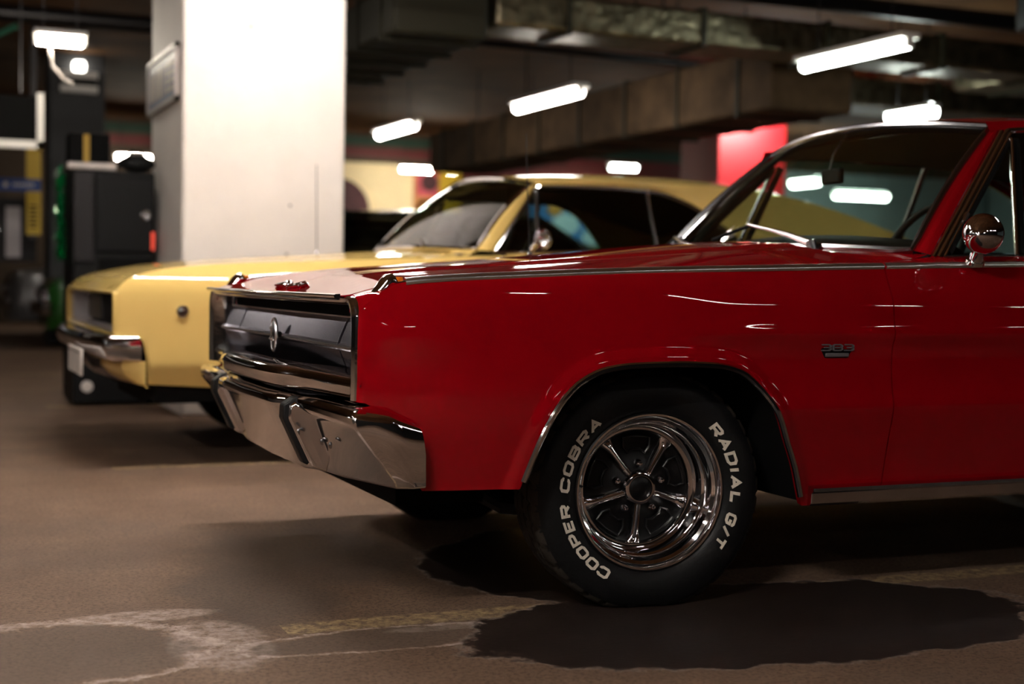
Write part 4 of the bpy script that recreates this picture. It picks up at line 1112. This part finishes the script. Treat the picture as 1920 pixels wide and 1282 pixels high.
GC = 'tube lights added for chrome sparkle'
for x, y, ax in ((-8.6,-7.0,'y'),(-8.6,-2.5,'y'),(-8.6,2.0,'y'),(-8.6,6.5,'y'),(-5.5,-9.4,'x'),(-1.2,-9.4,'x')):  # extra rows added so the chrome and glass sparkle
    tube_light('added tube light for chrome sparkle, out of the picture', x, y, 2.75, 1.3, ax, 'tube_dim', .02, group=GC)
for x, y, l, mt in ((-2.5,-3.3,1.2,'tube_fill'),(1.2,-5.2,.4,'tube_dim'),(2.95,-5.2,.8,'tube_dim'),(4.35,-5.2,.4,'tube_dim'),(5.7,-5.2,.8,'tube_dim')):  # first one added ahead of the row to brighten the near front
    tube_light('tube light in the row behind the photographer, one added ahead of it, out of the picture', x, y, 2.75, l, 'x', mt, .018, group=GB)

# ---- ducts and pipes under the ceiling
def duct(label, lo, hi, mat, flanges=0, axis=0, cat='duct', flmat='dark_duct'):
    t = thing('air_duct', label, cat, ((lo[0]+hi[0])/2,(lo[1]+hi[1])/2,lo[2]))
    c = t.location; L = tuple(lo[i]-c[i] for i in range(3)); H = tuple(hi[i]-c[i] for i in range(3))
    MB().box(L, H).build('duct_body', mat, t, bevel=.03)
    for k in range(flanges):
        q = (k+.5)/flanges; l2, h2 = list(L), list(H); m = lerp(L[axis], H[axis], q); l2[axis], h2[axis] = m-.02, m+.02
        for i in range(3):
            if i != axis: l2[i] -= .02; h2[i] += .02
        MB().box(l2, h2).build('duct_flange', flmat, t)
    for q in (.2,.8):
        m = list(c); p = [0,0,0]; p[axis] = lerp(L[axis], H[axis], q)
        a = 1-axis
        for sgn in (L[a], H[a]):
            pp = list(p); pp[a] = sgn*.9; MB().tube([(pp[0],pp[1],H[2]-.02),(pp[0],pp[1],CEIL-c[2])], .01, 6).build('hanger_rod', 'dark_metal', t)
    return t
duct('long brown lagged duct running away above the yellow roof', (5.05,6.3,2.40), (5.9,15.0,2.95), 'duct_fabric', 8, 1)
duct('foil-wrapped duct crossing the top right of the picture', (2.1,5.40,2.72), (9.0,5.9,2.98), 'foil', 6, 0)
duct('dark sheet-metal duct at top centre, right of the white pillar', (1.30,5.35,2.60), (2.02,8.15,2.95), 'dark_duct', 5, 1)
duct('grey foil duct over the red windshield', (8.0,6.75,2.88), (13.0,7.5,3.2), 'foil', 5, 0)
duct('wide steel duct at the top right corner', (5.6,2.6,2.75), (9.5,4.0,3.05), 'sheet_steel', 3, 0)
duct('second foil duct behind the first, towards the red pillar', (6.5,8.6,2.85), (14.0,9.4,3.15), 'foil', 5, 0)
gv = thing('air_grille', 'pale louvred air outlet beside the top of the white pillar', 'vent', (1.66,8.50,2.68))
boxobj('outlet_frame', (-.30,-.30,-.02), (.36,.02,.30), 'sheet_steel', gv)
for k in range(6): MB().box((-.28+.105*k,-.32,.0),(-.24+.105*k,-.295,.28)).build('louvre_blade', 'lamp_white', gv)
def pipe(name, label, pts, r, mat, cat='pipe'):
    t = MB().tube(pts, r, 10).build(name, mat); tag(t, label, cat); return t
pipe('sprinkler_pipe', 'thin dark pipe slanting under the ceiling at upper left', [(-1.6,9.9,2.75),(-1.3,9.8,2.92),(-.9,9.5,3.1)], .03, 'pipe_green')
pipe('sprinkler_pipe', 'thin dark pipe under the ceiling, crossing behind the foil duct', [(2.6,9.0,3.24),(14,9.9,3.24)], .04, 'dark_metal')
pipe('sprinkler_pipe', 'long dark pipe along the ceiling above the far tube light', [(2.9,6.0,3.53),(2.9,20,3.53)], .045, 'dark_metal')
pipe('cable_tray', 'dark cable tray running across at the top left', [(-3,10.6,3.40),(2.7,10.6,3.40)], .09, 'dark_metal', 'cable tray')
pipe('cable_tray', 'dark cable tray crossing at upper right above the long lamp', [(3.4,6.05,3.3),(13,6.05,3.3)], .08, 'dark_metal', 'cable tray')
for i, (x, l) in enumerate(((3.0,'dark downstand rib of the ceiling nearest the white pillar'),(9.6,'dark downstand rib of the ceiling further right'))):
    b = boxobj('beam', (x,9.0 if i == 0 else 6,3.38), (x+.35,Y1-.02,CEIL-.001), 'ceiling_brown'); struct(b)

# ---- left background
tl = thing('emergency_light', 'small white box light with dark slot on the dark pillar', 'light', (.16,14.31,3.24))
for lo, hi, mt in (((-.22,-.14,.05),(.22,-.002,.13),'lamp_white'),((-.22,-.14,-.12),(.22,-.002,-.04),'lamp_white'),((-.20,-.09,-.04),(.20,-.002,.05),'matte_black')):
    boxobj('light_housing', lo, hi, mt, tl)
boxobj('sensor_head', (-.07,-.13,.132), (.07,-.02,.26), 'added_glow', tl, .03)  # glow added to brighten the white housing
pipe('power_cord', 'white loose cable hanging between upper left lamp and box light', [(-.78,7.62,2.66),(-.76,7.7,2.52),(-.66,7.85,2.44),(-.58,7.95,2.42)], .012, 'cable_white', 'cable')
sf = thing('screen_frame', 'white screen frame corner hanging at the left edge', 'screen', (-1.5,9.0,2.0))
for lo, hi in (((-1.2,-.03,-.035),(.79,.03,.03)),((.735,-.03,-.035),(.79,.03,.45)),((-1.2,-.03,-.035),(-1.145,.03,.45))):
    boxobj('frame_bar', lo, hi, 'lamp_white', sf)
boxobj('screen_panel', (-1.15,.0,.03), (.74,.02,.42), 'matte_black', sf)
for s in (-1.0,.6): MB().tube([(s,.01,.45),(s,.01,CEIL-2.0)], .008, 6).build('hanger_rod', 'dark_metal', sf)
yp = thing('hanging_sign', 'narrow yellow sign hanging behind the blue banner at far left', 'sign', (-.55,12.0,0))
boxobj('post_panel', (-.075,-.03,1.29), (.075,.0,2.22), 'post_yellow', yp); boxobj('post_shaft', (-.03,.001,1.25), (.03,.05,CEIL), 'dark_metal', yp)
pm = MB()
for k in range(6): pm.box((-.05,-.034,1.36+.045*k),(.03+.01*(k%2),-.029,1.38+.045*k))
pm.build('panel_marks', 'matte_black', yp, smooth=False)
bn = thing('banner', 'blue banner with small white marks at the left edge', 'banner', (-1.0,11.0,1.762))
boxobj('banner_cloth', (-1.2,-.012,-.062), (.44,.012,.062), 'banner_blue', bn)
mk = MB().lathe([(.026,0),(.026,.003),(0,.004)], 14, Matrix.Translation((.10,-.012,.0)))
for k in range(7): mk.box((.17+.03*k,-.017,-.014),(.19+.03*k,-.012,.016))
mk.build('banner_marks', 'cable_white', bn, smooth=False)
for x in (-1.15,-.75): MB().tube([(x,.02,-1.762),(x,.02,.06)], .02, 8).build('banner_pole', 'dark_metal', bn)
db = thing('display_board', 'dark display board with greyish posters at the left edge', 'board', (-.9,12.9,0))
boxobj('board_panel', (-1.6,-.03,1.0), (.45,.03,1.72), 'cabinet_grey', db)
for x in (-1.4,-.4): MB().tube([(x,0,0),(x,0,1.05)], .03, 8).build('board_leg', 'dark_metal', db)
boxobj('poster', (.12,-.045,1.05), (.28,-.031,1.62), 'grey_panel', db); boxobj('board_rail', (-1.6,-.05,1.34),(.05,-.031,1.39), 'dull_chrome', db)
# tall black cabinet next to the white pillar
cb = thing('tool_cabinet', 'tall black cabinet standing left of the white pillar behind the yellow nose', 'cabinet', (-.565,5.82,0))
boxobj('cabinet_body', (-.262,-.32,.02), (.262,.30,1.555), 'cabinet_black', cb, .015)
boxobj('cabinet_side_panel', (-.262,-.345,.95), (-.13,-.315,1.545), 'cabinet_grey', cb, .01)
boxobj('cabinet_door', (-.12,-.34,1.02), (.255,-.318,1.52), 'cabinet_black', cb, .01)
boxobj('cabinet_shelf', (-.10,-.335,.62), (.255,-.318,.98), 'matte_black', cb, .01)
MB().lathe([(.034,0),(.034,.006),(.024,.012),(.012,.010),(0,.013)], 24, Matrix.Translation((.20,-.34,1.27))).build('round_badge', 'dull_chrome', cb)
MB().lathe([(.038,0),(.038,.006),(.022,.012),(.010,.009),(0,.010)], 24, Matrix.Translation((-.17,-.32,.135))).build('round_badge', 'white_plate', cb)
boxobj('cabinet_light', (.235,-.352,1.04), (.258,-.338,1.16), 'red_lens', cb)
rl = thing('paper_roll', 'white roll lying on top of the black cabinet', 'roll', (-.70,5.57,1.585))
MB().tube([(-.155,0,0),(.155,0,0)], .024, 14).build('roll_sheet', 'white_plate', rl); MB().tube([(-.17,0,0),(.17,0,0)], .010, 8).build('roll_core', 'dark_metal', rl)
bx = thing('speaker_box', 'small black box with coloured strip standing on the black cabinet', 'speaker', (-.60,5.92,1.556))
boxobj('box_body', (-.22,-.08,0), (.05,.12,.27), 'matte_black', bx, .01); boxobj('colour_strip', (-.125,-.085,.03), (-.085,-.079,.26), 'art_ochre', bx)
bt = thing('camera_bag', 'rumpled dark bag lying on the black cabinet beside the pillar', 'bag', (-.40,5.66,1.567))
MB().grid(lambda a, t: (.12*math.cos(a)*math.sin(t)*(1+.15*math.sin(3*a)), .07*math.sin(a)*math.sin(t), .055+.055*math.cos(t)*(1+.1*math.cos(4*a))), frange(0,2*PI,20), frange(0.02,PI-.02,10)).build('bag_body', 'interior', bt)
MB().tube([(-.06,0,.09),(-.03,0,.135),(.03,0,.135),(.06,0,.09)], .008, 6).build('bag_handle', 'dark_metal', bt)
tn = MB(); rnd = random.Random(3)
tn.tube([(0,0,.96),(0,0,1.58)], .012, 8)
for k in range(600):
    z = rnd.uniform(.97,1.56); a = rnd.uniform(0,2*PI); l = rnd.uniform(.02,.045)
    d = Vector((math.cos(a), math.sin(a), rnd.uniform(-.8,.8)))*l; n = Vector((-math.sin(a), math.cos(a), rnd.uniform(-1,1)))*.004
    tn.add([(n.x,n.y,z+n.z),(-n.x,-n.y,z-n.z),(d.x-n.x,d.y-n.y,z+d.z-n.z),(d.x+n.x,d.y+n.y,z+d.z+n.z)], [(0,1,2,3)])
to = tn.build('hanging_garland', 'tinsel', smooth=False); to.location = (-.893,5.62,0); tag(to, 'green tinsel garland hanging at the left edge of the black cabinet', 'garland')

# ---- painted far wall
def panel(name, label, lo, hi, mat): return tag(boxobj(name, lo, hi, mat), label, 'mural')
yw0 = Y1-.06
mu = thing('wall_mural', 'bright cream wall mural with a maroon round figure, left of the yellow roof', 'mural', (6.3,yw0,2.55))
boxobj('mural_ground', (-1.6,0,-1.2), (.78,.03,.50), 'art_cream', mu)
MB().lathe([(.62,0),(.62,.012),(0,.014)], 36, Matrix.Translation((-.70,0,-.42))).build('mural_figure', 'art_maroon', mu)
m2 = thing('wall_mural', 'pink and purple mural panel right of the cream mural', 'mural', (7.38,yw0,2.55))
boxobj('mural_ground', (-.29,0,-1.2), (.22,.03,.40), 'art_orange', m2); boxobj('mural_figure', (-.24,-.02,-.08), (.20,0,.40), 'art_pink', m2)
MB().lathe([(.17,0),(.17,.012),(0,.014)], 24, Matrix.Translation((.02,-.02,.18))).build('mural_figure', 'art_maroon', m2)
m3 = tag(boxobj('wall_panel', (7.62,yw0,1.4), (8.05,Y1-.03,2.94), 'post_yellow'), 'small yellow wall panel under the short far lamp', 'panel')
m4 = tag(boxobj('wall_panel', (8.1,yw0,2.85), (13.0,Y1-.03,3.12), 'band_red'), 'long dull red wall panel above the yellow roof', 'panel')
m5 = thing('wall_mural', 'blue mural seen through the side windows of the yellow car', 'mural', (11.0,yw0,1.9))
boxobj('mural_ground', (-1.5,0,-.75), (1.6,.03,.85), 'art_blue', m5)
boxobj('mural_grass', (-2.4,-.01,-1.85), (2.2,.03,-.30), 'art_green', m5)
for x, z, r, mt in ((-.72,.12,.30,'art_sky'),(-.95,.40,.16,'art_ochre'),(-.1,-.12,.24,'art_sky'),(-.15,-.42,.13,'art_ochre'),(.62,-.42,.30,'art_sky')):
    MB().lathe([(r,0),(r,.012),(0,.014)], 7, Matrix.Translation((x,-.01,z)) @ Matrix.Diagonal((1.1,1,.75,1))).build('mural_figure', mt, m5)
m6 = thing('wall_partition', 'pale grey-blue wall seen through the red windshield', 'wall panel', (16.5,yw0,0))
boxobj('partition_panel', (-2.6,0,0), (4.4,.03,CEIL-.3), 'wall_grey', m6)
m6b = thing('wall_mural', 'dark round emblem with red centre on the grey-blue wall', 'mural', (14.9,yw0-.02,1.75))
MB().lathe([(.34,0),(.34,.012),(.22,.014),(.22,.0)], 30).build('emblem_ring', 'matte_black', m6b)
MB().lathe([(.19,0),(.19,.012),(0,.014)], 30).build('emblem_centre', 'art_pink', m6b)

# ================================================================== camera, view
cam = bpy.data.cameras.new('camera'); co = bpy.data.objects.new('camera', cam); C.objects.link(co)
cam.sensor_width = 36; cam.lens = 2667*36/1920; cam.clip_start = .05; cam.clip_end = 100
yaw, pit, rol = math.radians(23.2), math.atan((641-527)/2667), math.radians(.95)
fw = Vector((math.sin(yaw)*math.cos(pit), math.cos(yaw)*math.cos(pit), -math.sin(pit)))
rt = Vector((math.cos(yaw), -math.sin(yaw), 0)); up = rt.cross(fw)
R_ = rt*math.cos(rol)+up*math.sin(rol); U_ = up*math.cos(rol)-rt*math.sin(rol)
co.matrix_world = Matrix(((R_.x,U_.x,-fw.x,-1.848),(R_.y,U_.y,-fw.y,-4.188),(R_.z,U_.z,-fw.z,.874),(0,0,0,1)))
cam.dof.use_dof = True; cam.dof.focus_distance = 3.72; cam.dof.aperture_fstop = 1.9
sc.camera = co
w = bpy.data.worlds.new('world'); sc.world = w; w.use_nodes = True
w.node_tree.nodes['Background'].inputs[0].default_value = (.02,.018,.016,1); w.node_tree.nodes['Background'].inputs[1].default_value = .2
sc.view_settings.view_transform = 'Standard'; sc.view_settings.look = 'None'; sc.view_settings.exposure = 2.0; sc.view_settings.gamma = 1
sc.view_settings.use_curve_mapping = False
sc.cycles.use_denoising = True
sc.cycles.max_bounces = 8; sc.cycles.transparent_max_bounces = 16
